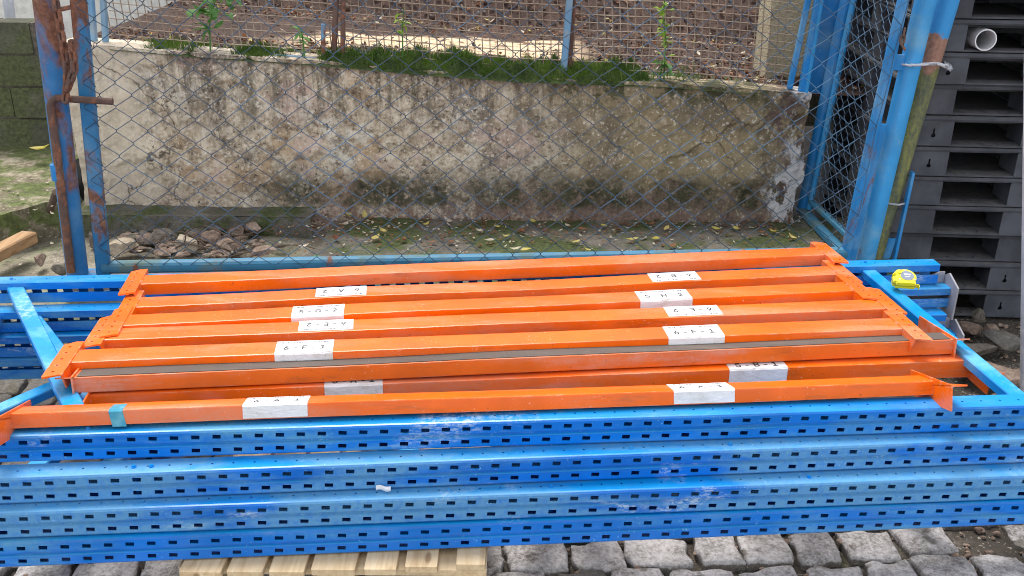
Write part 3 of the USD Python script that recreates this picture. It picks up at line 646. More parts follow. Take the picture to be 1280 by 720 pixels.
# ================================================================== WOODEN PALLET
PT = .128
wp_ = thing('wooden_pallet', 'pale pine pallet carrying the stacked blue rack frames', 'pallet')
fe = at_z(606, 706, PT)
boards = [(223, 276, 716), (283, 328, 715), (336, 380, 714), (388, 443, 713.5), (455, 495, 711), (506, 546, 709), (570, 606, 707)]
for (ul, ur, vy) in boards:
    a, b = at_z(ul, vy, PT), at_z(ur, vy-.8, PT)
    m = ext(rrect(a[0], b[0], a[1]+rs.uniform(-.004, .004), a[1]+1.06, .002, 1), .017, 'z', PT-.017)
    ang = rs.normal()*.006; m.apply_transform(trimesh.transformations.rotation_matrix(ang, (0, 0, 1), (a[0], a[1], 0)))
    part(wp_, 'deck_board', m, 'pine')
xl, xr = at_z(215, 716, PT)[0], at_z(608, 706, PT)[0]
for yy in (1.882, 2.36, 2.83):
    part(wp_, 'cross_board', ext(rrect(xl, xr, yy, yy+.095, .002, 1), .017, 'z', PT-.0345), 'pine')
for yy in (1.91, 2.365, 2.835):
    for xc in (xl+.05, (xl+xr)/2, xr-.05):
        part(wp_, 'block', bx(xc-.045, xc+.045, yy, yy+.085, .018, PT-.035), 'pine')
for xc in (xl+.05, (xl+xr)/2, xr-.05):
    part(wp_, 'bottom_board', bx(xc-.046, xc+.046, 1.9, 2.93, .001, .0175), 'pine')

# ================================================================== TAPE MEASURE
q = at_z(1132, 361, .425)
Tm = trimesh.transformations.translation_matrix(q)@trimesh.transformations.rotation_matrix(math.radians(-8), (0, 0, 1))@trimesh.transformations.rotation_matrix(math.radians(24), (1, 0, 0))@np.diag([.8, .8, .8, 1])
tmo = thing('tape_measure', 'yellow tape measure with grey disc lying on the blue frame by the plastic pallets', 'tape measure', mat=Tm)
prof = unary_union([Point(0, .040).buffer(.041, quad_segs=8), sbox(-.050, .012, -.005, .034).buffer(.004), sbox(-.040, .002, .030, .03).buffer(.004), Polygon([(-.052, .05), (-.03, .078), (-.02, .05)])]).buffer(.004).buffer(-.004)
def soft(poly, h, r):
    ms = [ext(poly, h-2*r, 'z', r), ext(poly.buffer(-r*.7), h, 'z', 0)]; return cat(ms)
part(tmo, 'case', soft(prof, .034, .004), 'yellow_plastic', smooth=30)
part(tmo, 'disc', ext(Point(.004, .042).buffer(.026, quad_segs=8), .0016, 'z', .034), 'grey_disc')
part(tmo, 'disc_text', ext(unary_union([rrect(-.008, .018, .044, .051, .002), rrect(-.006, .014, .033, .038, .002)]), .0008, 'z', .0356), 'label_white')
part(tmo, 'rubber_grip', ext(unary_union([Point(0, .040).buffer(.0425, quad_segs=8)]).difference(Point(0, .040).buffer(.034, quad_segs=8)).intersection(sbox(-.06, .052, .06, .1)), .010, 'z', .012), 'black_plastic')
part(tmo, 'belt_clip', ext(rrect(-.012, .012, .006, .060, .003), .003, 'z', -.004), 'galvanised')
for (sx_, sy_) in ((-.028, .02), (.030, .022), (.0, .073)): part(tmo, 'screw', ext(Point(sx_, sy_).buffer(.0035), .0012, 'z', .0338), 'galvanised')
part(tmo, 'case_seam', ext(prof.buffer(.0006), .0012, 'z', .0165), 'dark_hollow')
part(tmo, 'lock_button', ext(Point(-.024, .062).buffer(.010), .006, 'z', .032), 'yellow_plastic')
part(tmo, 'tape_hook', cat([bx(.036, .048, .001, .004, .008, .026), bx(.046, .048, -.010, .004, .008, .026)]), 'yellow_plastic')

# ================================================================== CHAIN LINK GATE
gt = thing('chain_link_gate', 'wide closed gate of blue pipes and chain link mesh', 'gate')
GTOP = 1.9
def gline(p0, p1, off=0.0, z0=None, z1=GTOP):
    """point pair on the gate plane through two picture points, run from height z0 to z1"""
    a, b = on_gate(*p0, off), on_gate(*p1, off); f = lambda z: a+(b-a)*(z-a[2])/(b[2]-a[2])
    return f(z0 if z0 is not None else b[2]), f(z1)
l0, l1 = gline((98, 0), (129, 330), z0=.185); r0, r1 = gline((1129, 0), (1058, 313), z0=.19)
part(gt, 'side_rail', bar(l0, l1, .052, .035, up=(gn[0], gn[1], 0)), 'gate_blue_rusty', label='rusty left rail of the gate')
part(gt, 'side_rail', pipe(r0, r1, .022), 'gate_blue')
lo, hi = (on_gate(128, 330), on_gate(420, 330)), (l1, r1)
part(gt, 'bottom_rail', pipe(l0+[0, 0, .028], r0+[0, 0, .028], .027, wob=.006), 'bar_mossy_blue')
part(gt, 'top_rail', pipe(l1, r1, .03), 'gate_blue')
# mesh: zigzag wires hooked into each other, sheared with the leaning rails
def lattice(w, h, cw, ch, r, seed, sides=4):
    g_ = np.random.default_rng(seed); hw_ = cw/2; nc, nr = int(w/hw_)+1, int(h/ch*2)+1; ms = []
    for k in range(nc):
        P = []
        for j in range(nr+1):
            hi = (j+k) % 2
            s_ = (k+hi)*hw_+(.003 if hi else -.003); z = j*ch/2; e = .0024*(1 if hi else -1)
            P.append((s_-.004*(1 if hi else -1), e, z-.004)); P.append((s_-.004*(1 if hi else -1), e*.2, z+.004))
        P = np.array(P); q_ = P*[1, 0, 1]
        P[:, 0] += .020*(meshkit.noise(q_*2.1+[seed, 0, 0])-.5)+.010*(meshkit.noise(q_*7+[seed, 3, 0])-.5)
        P[:, 2] += .020*(meshkit.noise(q_*1.9+[0, seed, 9])-.5)+.010*(meshkit.noise(q_*7+[0, seed, 5])-.5); P[:, 1] += .022*(meshkit.noise(q_*1.7+[5, seed, 1])-.5)
        P = P[(P[:, 0] < w+.004) & (P[:, 2] < h+.01)]
        if len(P) < 4: continue
        ms.append(tube(P, r, sides))
    return cat(ms)
def sheared(m, a0, a1, b0, b1, w, h, off):
    """maps lattice coordinates (s, e, z) onto the quad a0 (low left) a1 (top left) b0 b1"""
    v = m.vertices; s, z = (v[:, 0]/w)[:, None], (v[:, 2]/h)[:, None]
    P = (a0*(1-s)+b0*s)*(1-z)+(a1*(1-s)+b1*s)*z; m.vertices = P+np.array([gn[0], gn[1], 0])*(off-v[:, 1])[:, None]; return m
W_, H_ = np.linalg.norm(r0-l0), GTOP-.2
ml = lattice(W_, H_, .112, .094, .00155, 5); part(gt, 'chain_link_mesh', sheared(ml, l0+[0, 0, .02], l1, r0+[0, 0, .02], r1, W_, H_, .030), 'mesh_wire')
tw = [tube([l0+(l1-l0)*t_+np.array([gd[0]*.03, gd[1]*.03, 0])+[0, -.035, .03], l0+(l1-l0)*t_+[gd[0]*.045, gd[1]*.045-.03, .0]], .0022, 5) for t_ in np.linspace(.05, .95, 22)]
part(gt, 'tie_wires', cat(tw), 'mesh_wire')
s0, s1 = gline((1103, 155), (1067, 313), off=.0, z0=.19, z1=on_gate(1103, 155)[2])
part(gt, 'stop_strip', bar(s0, s1, .030, .014, up=(gn[0], gn[1], 0)), 'gate_blue')
hg = on_gate(1125, 78); part(gt, 'hinge_plate', bar(hg-np.array([.05*gd[0], .05*gd[1], 0]), hg+np.array([.06*gd[0], .06*gd[1], 0]), .06, .012, up=(gn[0], gn[1], 0)), 'gate_blue')

# left post with drop bolt
lp = thing('gate_post', 'rusty blue pipe post with drop bolt at the left end of the gate', 'gate post', 'posts of the chain link gate')
p0, p1 = gline((57, 9), (97, 342), z0=.10)
part(lp, 'pipe', pipe(p0, p1, .041, 18), 'post_rust', smooth=40)
part(lp, 'base_plate', gate_box(-.15, -.015, -.05, .06, .1655, .19), 'gate_blue_rusty')
n3 = np.array([gn[0], gn[1], 0]); e0, e1, e2, e3 = on_gate(63, 133, .06), on_gate(66, 124, .06), on_gate(141, 127, .06), on_gate(89, 340, .06)
part(lp, 'drop_bolt', tube([e3, on_gate(71, 190, .06), e0, (e0*.3+e1*.7), e1+[.012, 0, .004], e2], [.0165, .0155, .0145, .014, .0135, .0125], 10), 'rust_iron', smooth=60)
c0 = on_gate(73, 215, .05)
part(lp, 'bolt_sleeve', pipe(c0-[.004, 0, .03], c0+[-.002, 0, .03], .024, 12), 'gate_blue', smooth=40)
c1 = on_gate(40, 12, .0); part(lp, 'lug', bar(c1-[.0, 0, .02], c1+[0, 0, .02], .02, .03), 'rust_iron')

# chain links
def link(c, t, s, L=.042, W=.026, r=.0042):
    t = np.asarray(t, float); t /= np.linalg.norm(t); s = np.asarray(s, float); s = s-t*(s@t); s /= np.linalg.norm(s)
    P = []
    for k in range(15):
        a = k/14*2*math.pi; P.append(c+s*(W/2-r)*math.cos(a)+t*((L-W)/2*np.sign(math.sin(a)) if 0 < k < 14 and k != 7 else 0)+t*(W/2-r)*math.sin(a))
    return tube(P, r, 6, cap=False)
def chain(o, pts, step, mat, **kw):
    pts = np.array(pts); seg = np.r_[0, np.cumsum(np.linalg.norm(np.diff(pts, axis=0), axis=1))]; n = int(seg[-1]/step)
    for k in range(n+1):
        d = k*step; c = np.array([np.interp(d, seg, pts[:, i]) for i in range(3)]); c2 = np.array([np.interp(min(d+.004, seg[-1]), seg, pts[:, i]) for i in range(3)])
        c3 = np.array([np.interp(max(d-.004, 0), seg, pts[:, i]) for i in range(3)]); t = c2-c3
        a = np.array([1, -.4, .2]) if k % 2 else np.array([.3, 1, .15])
        part(o, 'link', link(c, t, a, **kw), mat, smooth=60)
ch = thing('rusty_chain', 'rusty chain hanging between left gate post and gate rail', 'chain', 'chains on the gate posts')
chain(ch, [on_gate(70, 6, .07), on_gate(76, 40, .07), on_gate(82, 72, .075), on_gate(84, 92, .08), on_gate(82, 122, .085)], .036, 'rust_iron', L=.054, W=.036, r=.0078)
chain(ch, [on_gate(90, 58, .09), on_gate(93, 85, .10), on_gate(86, 108, .10)], .036, 'rust_iron', L=.054, W=.036, r=.0078)
part(ch, 'hook', tube([on_gate(74, 12, .06), on_gate(88, 9, .06)], .008, 8), 'rust_iron', smooth=60)

# right post
rp = thing('gate_post', 'thick light blue pipe post at the right end of the gate', 'gate post', 'posts of the chain link gate')
q0, q1 = gline((1157, 0), (1082, 320), off=-.01, z0=-.06)
part(rp, 'pipe', pipe(q0, q1, .040, 24), 'post_light_blue', smooth=40)
lean = (q1-q0)/np.linalg.norm(q1-q0)
ch2 = thing('chain', 'pale steel chain looped around the right gate post', 'chain', 'chains on the gate posts')
cc = on_gate(1150, 74, -.06); ax1 = np.array([gd[0], gd[1], -.10]); ax2 = np.array([-gn[0], -gn[1], .04])
loop = [cc+ax1*.105*math.cos(a)+ax2*.14*math.sin(a)+np.array([0, 0, .012*math.sin(3*a)]) for a in np.linspace(-2.9, 1.2, 40)]
chain(ch2, loop, .029, 'galvanised', L=.040, W=.024, r=.0042)
chain(ch2, [on_gate(1130, 40, .03), on_gate(1127, 55, .04), on_gate(1133, 66, .05)], .028, 'rust_iron', L=.038, W=.024, r=.0042)

# stake, thin bar and pipe stub behind the right post
st0, st1 = at_y(1110, 254, 3.84), at_y(1162, 78, 3.84)
std = (st1-st0)/(st1[2]-st0[2])
so = thing('mossy_post', 'mossy greenish yellow pipe post behind the right gate post', 'post')
part(so, 'shaft', pipe(st0+std*(-.12-st0[2]), st0+std*(1.9-st0[2]), .042, 20), 'mossy_stake', smooth=40)
wirec = at_y(1120, 254, 3.81); part(so, 'tie_wire', tube([wirec+[-.05, 0, 0], wirec+[0, -.03, .003], wirec+[.05, 0, .002], wirec+[.06, .06, 0]], .004, 6), 'galvanised')
b0_, b1_ = at_y(1118, 322, 3.80), at_y(1141, 215, 3.80)
part(None, 'blue_bar', bar(b0_+(b0_-b1_)*.6, b1_, .026, .012), 'gate_blue', label='thin flat blue bar leaning behind the right gate post', cat='metal bar')
k0 = at_z(1103, 322, .155); 
ps = thing('pipe_stub', 'short blue pipe stub at the foot of the right gate post', 'pipe', loc=k0)
ring = ext(Point(0, 0).buffer(.030, quad_segs=5).difference(Point(0, 0).buffer(.024, quad_segs=5)), .25, 'z', -.15); ring.apply_transform(trimesh.transformations.rotation_matrix(math.radians(8), (0, 1, 0)))
part(ps, 'tube', ring, 'gate_blue', smooth=40)
plug = ext(Point(0, 0).buffer(.0245, quad_segs=5), .02, 'z', .072); plug.apply_transform(trimesh.transformations.rotation_matrix(math.radians(8), (0, 1, 0))); part(ps, 'cap', plug, 'bar_mossy_blue')

# ================================================================== SIDE FENCE
sf = thing('side_fence', 'narrow chain link side panel between gate post and wall end', 'fence panel')
SY = WALL_Y+.10
f0, f1 = at_y(1005, 250, SY), at_y(1057, 0, SY)
g0_, g1_ = at_y(1015, 246, SY-.05), at_y(1067, 0, SY-.05)
ex = lambda a, b, z: a+(b-a)*(z-a[2])/(b[2]-a[2])
part(sf, 'far_rail', pipe(ex(f0, f1, .17), ex(f0, f1, 1.7), .025), 'gate_blue')
part(sf, 'inner_rail', pipe(ex(g0_, g1_, .20), ex(g0_, g1_, 1.7), .014), 'post_light_blue')
w0, w1 = at_y(1019, 116, SY+.05), at_y(1040, 0, SY+.05)
part(sf, 'flat_plate', bar(w0, ex(w0, w1, 1.7), .090, .02, up=(0, 1, 0)), 'gate_blue')
n0_ = on_gate(1060, 312, -.06); n0_[2] = .18
part(sf, 'bottom_rail', bar(ex(f0, f1, .18), n0_, .045, .030), 'bar_mossy_blue')
part(sf, 'bottom_brace', bar(ex(g0_, g1_, .24), n0_+[.02, 0, .07], .028, .020), 'bar_mossy_blue')
a0 = ex(g0_, g1_, .22); a1 = ex(g0_, g1_, 1.6); nn = n0_+[.0, 0, .04]; nt = nn+lean/lean[2]*1.38
Wf = np.linalg.norm(nn-a0); mf = lattice(Wf, 1.38, .085, .075, .0015, 12)
v = mf.vertices; s, z = (v[:, 0]/Wf)[:, None], (v[:, 2]/1.38)[:, None]; mf.vertices = (a0*(1-s)+nn*s)*(1-z)+(a1*(1-s)+nt*s)*z+np.c_[v[:, 1]*1.0, v[:, 1]*0, v[:, 1]*0]
part(sf, 'chain_link_mesh', mf, 'mesh_wire')

# ================================================================== BLACK PLASTIC PALLETS
PB = -.10
P0, P1 = at_z(1180, 395, PB), at_z(1270, 400, PB)
pyaw = -3.0; pdir = np.array([math.cos(math.radians(pyaw)), math.sin(math.radians(pyaw))])
HL = .1262
def plastic_pallet(keyed=True):
    o = thing('plastic_pallet', 'x', 'pallet', 'black plastic pallets stacked beside the gate', loc=(P0[0], P0[1], PB), rot=pyaw)
    Wd, Dp = 1.12, 1.2; xo = -.300                                   # left edge of the front, measured from the front's first point
    dk = [bx(xo, xo+Wd, 0, Dp, HL-.020, HL-.003), ext(rrect(xo-.004, xo+Wd+.004, -.004, Dp+.004, .02), .006, 'z', HL-.014)]
    part(o, 'deck', cat(dk), 'black_plastic')
    rb = [bx(xo+.03, xo+Wd-.03, .06+k*.11, .068+k*.11, HL-.038, HL-.0205) for k in range(10)]
    part(o, 'deck_ribs', cat(rb), 'black_plastic')
    xs = [(xo, xo+.185), (xo+.46, xo+.66), (xo+Wd-.185, xo+Wd)]
    ys = [(0, .17), (.51, .69), (1.03, 1.2)]
    for i, (xa, xb) in enumerate(xs):
        for j, (ya, yb) in enumerate(ys):
            body = bx(xa+.006, xb-.006, ya+.008, yb-.006, .009, HL-.0205)
            pl = rrect(xa, xb, .004, HL-.021, .004, 1)
            if j == 0 and not keyed: body = bx(xa+.006, xb-.006, ya+.008, yb-.006, .009, HL-.0205)
            elif j == 0:
                kx_ = xa+(.11 if i == 0 else .07)
                key = unary_union([Point(kx_, .046).buffer(.009), sbox(kx_-.0035, .05, kx_+.0035, .074)])
                pl = Polygon(pl.exterior.coords, [key.exterior.coords]); body = bx(xa+.006, xb-.006, ya+.03, yb-.006, .009, HL-.0205)
                body = cat([body, bx(xa+.004, xa+.010, ya+.005, ya+.04, .009, HL-.022), bx(xb-.010, xb-.004, ya+.005, ya+.04, .009, HL-.022)])
            fp = ext(pl, .005, 'y', ya)
            part(o, 'leg', cat([body, fp]), 'black_plastic')
    for j, (ya, yb) in enumerate(((.0, .085), (.54, .66), (1.11, 1.198))):
        q_ = sbox(xo+.002, ya+.002, xo+Wd-.002, yb)
        hs = [Point(xo+.05+k*.055, (ya+yb)/2-.012).buffer(.0065, quad_segs=2).exterior.coords for k in range(19)]
        part(o, 'runner', ext(Polygon(q_.exterior.coords, hs), .006, 'z', .002), 'black_plastic')
    for xa, xb in ((xo, xo+.09), (xo+.52, xo+.60), (xo+Wd-.09, xo+Wd)):
        part(o, 'side_runner', bx(xa+.003, xb-.003,  .086, 1.109, .0022, .0078), 'black_plastic')
    return o
ordn = ['lowest', 'second', 'third', 'fourth', 'fifth', 'sixth', 'seventh', 'eighth', 'ninth', 'tenth', 'eleventh', 'topmost']
pal, pal2 = plastic_pallet(), None
for k, w in enumerate(ordn):
    lab = ('black plastic pallet at the very bottom of the stack, on the stony soil' if k == 0 else 'black plastic pallet on the very top of the stack' if k == 11 else
           'black plastic pallet, %s from the bottom of its stack' % w + (', white pipe end inside' if k == 9 else ''))
    jx, jy = rs.normal()*.010, rs.normal()*.010
    if k == 0: tag(pal, lab)
    elif k == 2:
        pal2 = plastic_pallet(False); tag(pal2, lab)
        pal2.GetAttribute('xformOp:translate').Set(Gf.Vec3d(P0[0]+jx, P0[1]+jy, PB+k*HL))
    else: copy(pal if k in (1, 5, 6, 8) else (pal2 or pal), lab, 'black plastic pallets stacked beside the gate', (P0[0]+jx, P0[1]+jy, PB+k*HL), pyaw+rs.normal()*.5)
# white pipe lying in an opening
def on_pal(u, v, off=0.0):
    n = np.array([-pdir[1], pdir[0], 0])/np.linalg.norm(pdir); d = ray(u, v); return O_+d*(((P0+n*off-O_)@n)/(d@n))
pc = on_pal(1233, 47, -.01); kz = PB+HL*9
rr_ = .0415
zc = max(pc[2], 0)
lay = math.floor((zc-PB)/HL); zc = PB+lay*HL+.0085+rr_
pv = ext(Point(0, 0).buffer(rr_, quad_segs=8).difference(Point(0, 0).buffer(rr_-.0045, quad_segs=8)), .7, 'y', 0)
po = thing('white_pipe', 'white plastic pipe end lying inside an opening of the pallet stack', 'pipe', loc=(pc[0], pc[1], zc), rot=pyaw)
part(po, 'pipe_wall', pv, 'white_plastic', smooth=40)

# galvanised pole at the right edge
t0_, t1_ = at_y(1283, 470, 2.95), at_y(1287, 215, 2.95)
tdir = (t1_-t0_)/(t1_[2]-t0_[2])
gp = thing('grey_pole', 'slim grey galvanised pole at the right edge, beside the pallet stack', 'pole')
part(gp, 'shaft', pipe(t0_+tdir*(-.12-t0_[2]), t0_+tdir*(1.6-t0_[2]), .020, 16), 'galvanised', smooth=40)
part(gp, 'foot', bx(*(np.array([-.05, .05])+(t0_+tdir*(-.08-t0_[2]))[0]), 2.90, 3.0, -.13, -.075), 'galvanised')

# ================================================================== FENCE ON THE WALL
FYW = WALL_Y+.13
wf = thing('wire_fence', 'rusty square mesh wire fence standing on the retaining wall', 'fence')
cs = .0345; FX0, FX1w = -1.83, 1.27
vw, hw = [], []
g2 = np.random.default_rng(3)
for xx_ in np.arange(FX0, FX1w, cs):
    zt = np.linspace(float(wtop(xx_))+.005, 1.5, 9); P = np.c_[np.full(9, xx_), np.full(9, FYW), zt]
    P[:, 0] += .010*(meshkit.noise(P*[2, 1, 4]+[0, 0, 3])-.5)*2-(zt-.8)*.04; P[:, 1] += .05*(meshkit.noise(P*[1.6, 1, 2.2])-.5)
    vw.append(tube(P, .0024, 4))
for zo in np.arange(.03, .66, cs):
    xs_ = np.linspace(FX0, FX1w, 50); P = np.c_[xs_, np.full(50, FYW-.003), wtop(xs_)+zo]; P[:, 2] += .010*(meshkit.noise(P*[2, 1, 3])-.5)*2; P[:, 1] += .05*(meshkit.noise(P*[1.6, 1, 2.2])-.5)
    hw.append(tube(P, .0022, 4))
part(wf, 'wire_mesh', cat(vw+hw), 'weld_wire')
def fpost(u0, v0, u1, v1, w, mat, y=FYW-.02, d=.03, name='post'):
    a, b = at_y(u1, v1, y), at_y(u0, v0, y); part(wf, name, bar(ex(a, b, a[2]-.02), ex(a, b, 1.5), w, d, up=(0, 1, 0)), mat)
fpost(113, 0, 117, 50, .030, 'old_fence_blue'); fpost(129, 0, 132, 48, .022, 'old_fence_blue')
fpost(420, 0, 417, 75, .022, 'rust_iron'); fpost(429, 0, 428, 77, .018, 'rust_iron')
fpost(712, 0, 705, 82, .030, 'old_fence_blue', y=FYW-.045); fpost(717, 0, 712, 88, .020, 'rust_iron', y=FYW-.01)
fpost(1010, 0, 988, 105, .022, 'gate_blue'); fpost(1022, 0, 1002, 112, .026, 'gate_blue', y=FYW-.06); fpost(1027, 0, 1008, 112, .012, 'post_light_blue', y=FYW-.08)
a, b, c_ = at_y(338, 70, FYW-.05), at_y(404, 75, FYW-.05), at_y(404, 30, FYW-.05)
part(wf, 'panel_frame', cat([bar(a, b, .020, .020), bar(b-[0, 0, .012], c_, .018, .018, up=(0, 1, 0))]), 'old_fence_blue')

# beige pillar behind the fence, on the right
pl0 = at_y(958, 78, 4.86); pl1 = at_y(1012, 78, 4.86)
cp = thing('concrete_pillar', 'plain beige concrete pillar behind the right end of the wire fence', 'pillar')
part(cp, 'shaft', bx(pl0[0], pl1[0]+.12, 4.86, 5.12, .5, 1.9), 'pillar_beige'); part(cp, 'cap', bx(pl0[0]-.02, pl1[0]+.14, 4.84, 5.14, 1.9, 1.95), 'pillar_beige')

# ================================================================== LEFT BACKGROUND
BYL = 5.0
bw = thing('block_wall', 'dark mossy concrete block wall on the far left', 'wall')
z0b, zt = at_y(40, 186, BYL)[2], at_y(30, 27, BYL)[2]
hb_ = (zt-z0b)/4; xr_ = at_y(56, 110, BYL)[0]
for rI in range(4):
    xe = xr_+(0.02*rI if rI < 3 else -.02)-.0; k = 0; x2 = xe-(0 if rI % 2 else .0)
    wid = [.20, .39, .39, .39] if rI % 2 else [.39, .39, .39, .20]
    for w in wid:
        m = ext(rrect(x2-w+.006, x2-.006, z0b+rI*hb_+.005, z0b+(rI+1)*hb_-.005, .006, 1), .16, 'y', BYL+rs.normal()*.004); part(bw, 'block', m, 'block_mossy'); x2 -= w
part(bw, 'mortar', bx(xr_-1.34, xr_-.012, BYL+.012, BYL+.15, z0b-.25, zt-.008), 'rubble_dark')
bwl = thing('house_wall', 'pale house wall glimpsed above the mossy block wall', 'wall')
part(bwl, 'wall_face', bx(-4.6, -2.2, 6.9, 7.05, -.1, 3.0), 'white_wall'); part(bwl, 'plinth', bx(-4.62, -2.18, 6.87, 6.9, -.1, .45), 'block_mossy')
gq = thing('drain_pipe', 'grey drain pipe rising behind the mossy block wall', 'pipe')
d0, d1 = at_y(13, 24, 5.6), at_y(10, 0, 5.6)
part(gq, 'pipe', pipe(ex(d0, d1, -.1), ex(d0, d1, 2.2), .028), 'galvanised', smooth=40); part(gq, 'bracket', bx(d0[0]-.04, d0[0]+.04, 5.60, 5.66, 1.3, 1.33), 'rust_iron')
# mossy slab in front of the block wall
c1_, c2_ = at_z(-120, 300, .27), at_z(74, 250, .27)
mb = []
nxm, nym = 50, 30
sl = grid(0, 1, 0, 1, nxm, nym, lambda X, Y: 0*X); v = sl.vertices
A_, B_ = c1_, c2_; Cc, Dd = np.array([xr_+.15, BYL+.05, z0b+.02]), np.array([xr_-1.6, BYL+.05, z0b+.02])
P = (A_*(1-v[:, :1])+B_*v[:, :1])*(1-v[:, 1:2])+(Dd*(1-v[:, :1])+Cc*v[:, :1])*v[:, 1:2]
P[:, 2] += .03*fb(P[:, 0], P[:, 1], 5, 4, 2); edge_ = P[:nxm].copy(); low_ = edge_.copy(); low_[:, 2] = .02; low_[:, 1] += .03
redge = P[nxm-1::nxm].copy(); rlow = redge.copy(); rlow[:, 2] = .02
V = np.vstack([P, low_, redge, rlow]); F = list(map(tuple, sl.faces)); n0 = len(P)
for i_ in range(nxm-1): F += [(i_+1, i_, n0+i_), (i_+1, n0+i_, n0+i_+1)]
r0_ = n0+nxm
for i_ in range(nym-1): F += [(r0_+i_, r0_+nym+i_, r0_+nym+i_+1), (r0_+i_, r0_+nym+i_+1, r0_+i_+1)]
part(None, 'mossy_terrace', trimesh.Trimesh(V, np.array(F), process=False), 'slab_block_mossy', smooth=40, kind='structure', label='green mossy raised ground in front of the block wall', cat='ground')
# plank, stick, stones
pk0, pk1 = at_z(-30, 330, .20), at_z(37, 296, .20)
part(None, 'wooden_plank', bar(pk0, pk1, .075, .05), 'old_plank', label='short brown timber plank lying on the dirt at the left edge', cat='plank')
part(None, 'broken_stick', pipe(at_z(57, 278, .15), at_y(70, 240, 4.1), .016, 8), 'twig', label='short grey stick leaning on the mossy ground behind the left post', cat='stick')
for (u, v, s, m_, lb, nm) in [
    (150, 313, (.17, .10, .07), 'cream_plaster', 'flat cream broken slab piece just right of the left gate rail', 'rubble_stone'),
    (232, 308, (.11, .08, .09), 'cream_plaster', 'whitish stone under the twigs, left of the mossy slab', 'rubble_stone'),
    (262, 300, (.09, .08, .07), 'rubble', 'tan rubble stone right of the whitish stone', 'rubble_stone'),
    (282, 310, (.12, .09, .06), 'rubble', 'tan flat rubble stone lowest in the pile by the gate rail', 'rubble_stone'),
    (295, 290, (.09, .07, .06), 'rubble', 'pinkish rubble stone beside the broken slab edge', 'rubble_stone'),
    (318, 288, (.12, .08, .06), 'rubble', 'pinkish rubble stone resting on the broken slab edge', 'rubble_stone'),
    (305, 276, (.10, .06, .06), 'cream_plaster', 'pale stone topmost in the rubble pile at the wall foot', 'rubble_stone'),
    (275, 280, (.16, .12, .12), 'rubble_dark', 'dark earthy clod at the back of the rubble pile', 'earth_clod'),
    (325, 316, (.14, .07, .05), 'rubble', 'long tan stone lying along the gate bottom rail', 'rubble_stone'),
    (200, 297, (.15, .09, .06), 'rubble_dark', 'grey stone left of the twig tangle', 'rubble_stone'),
    (118, 300, (.08, .08, .09), 'rubble_dark', 'dark greenish stone between left post and gate rail', 'rubble_stone'),
    (75, 335, (.09, .07, .06), 'rubble_dark', 'dark brown stone at the foot of the left post', 'rubble_stone'),
    (48, 327, (.07, .05, .05), 'rubble', 'pale tan stone left of the dark brown stone by the post', 'rubble_stone'),
    (107, 225, (.16, .14, .22), 'dark_hollow', 'black lump added as the shadowed hollow between left post and wall end', 'dark_rock')]:  # last entry: black lump added to stand for a shadowed hollow
    qz = .14 if nm != 'dark_rock' else .25
    m = rock(rs, np.array(s)*1.12, 3); m.apply_transform(trimesh.transformations.rotation_matrix(rs.uniform(0, 6), (0, 0, 1))); m.apply_translation(at_z(u, v+3, qz)+[0, .02, .01]); part(None, nm, m, m_, smooth=18, label=lb, cat='clod' if nm == 'earth_clod' else 'rock', group=None)
chips = []
for _ in range(190):
    u, v = 240+rs.normal()*55, 300+rs.normal()*12
    if v > 322 or u < 140 or u > 350: continue
    a = abs(rs.normal(.028, .014))+.008; m = rock(rs, (a*1.5, a, a*.7), 1); m.apply_translation(at_z(u, v, .135)); chips.append(m)
part(None, 'rubble_chips', cat(chips[::2]), 'rubble', label='small tan rubble chips between the broken stones', cat='rubble', kind='stuff'); part(None, 'dark_clods', cat(chips[1::2]), 'rubble_dark', label='dark earth crumbs between the broken stones', cat='rubble', kind='stuff')
# stones by the pallets, right
for (u, v, s, m_, lb) in [
    (1238, 417, (.06, .05, .045), 'rubble', 'small pale pebble below the pallet stack'),
    (1222, 399, (.07, .06, .06), 'rubble_dark', 'reddish brown stone against the lowest plastic pallet'),
    (1207, 412, (.13, .09, .05), 'rubble', 'flat tan stone beside the blue frame corner, under the pallets'),
    (1232, 468, (.20, .16, .08), 'rubble', 'large tan stone lying beside the blue brace'),
    (1252, 432, (.12, .16, .06), 'granite_dark', 'dark grey stone at the foot of the grey pole'),
    (1215, 440, (.18, .10, .05), 'rubble_dark', 'brown flat stone between tan stones by the blue brace'),
    (1262, 478, (.12, .10, .06), 'rubble', 'tan stone nearest the grey pole and the blue frame')]:
    m = rock(rs, np.array(s)*1.2, 3); m.apply_translation(at_z(u, v, -.075)+[0, 0, s[2]*.25]); part(None, 'loose_stone', m, m_, smooth=35, label=lb, cat='rock')

# ================================================================== PLANTS, MOSS, LEAVES
# green moss tufts along the wall top
def moss_h(X, Y):
    d = meshkit.fbm(np.stack([X*2.4, 0*X, 0*X+5.0], -1), 3, 1); e = meshkit.fbm(np.stack([X*16, Y*16, 0*X], -1), 3, 2)
    w = np.clip((d-.39)/.10, 0, 1)*np.clip((.95-X)/.3, 0.12, 1)*np.clip((X+1.75)/.3, 0, 1); y = np.clip((Y-WALL_Y+.016)/.04, 0, 1)*np.clip((WALL_Y+.36-Y)/.16, 0, 1)
    return w*y*(.020+.115*e*e*1.6)
mg = grid(-1.8, 1.1, WALL_Y-.018, WALL_Y+.36, 300, 44, lambda X, Y: np.interp(X, TX, TZ)-.016+moss_h(X, Y)*.62)
part(None, 'moss_bed', mg, 'moss_bed', smooth=True, label='dark spongy moss bed on top of the concrete wall', cat='moss', kind='stuff'); ms = []
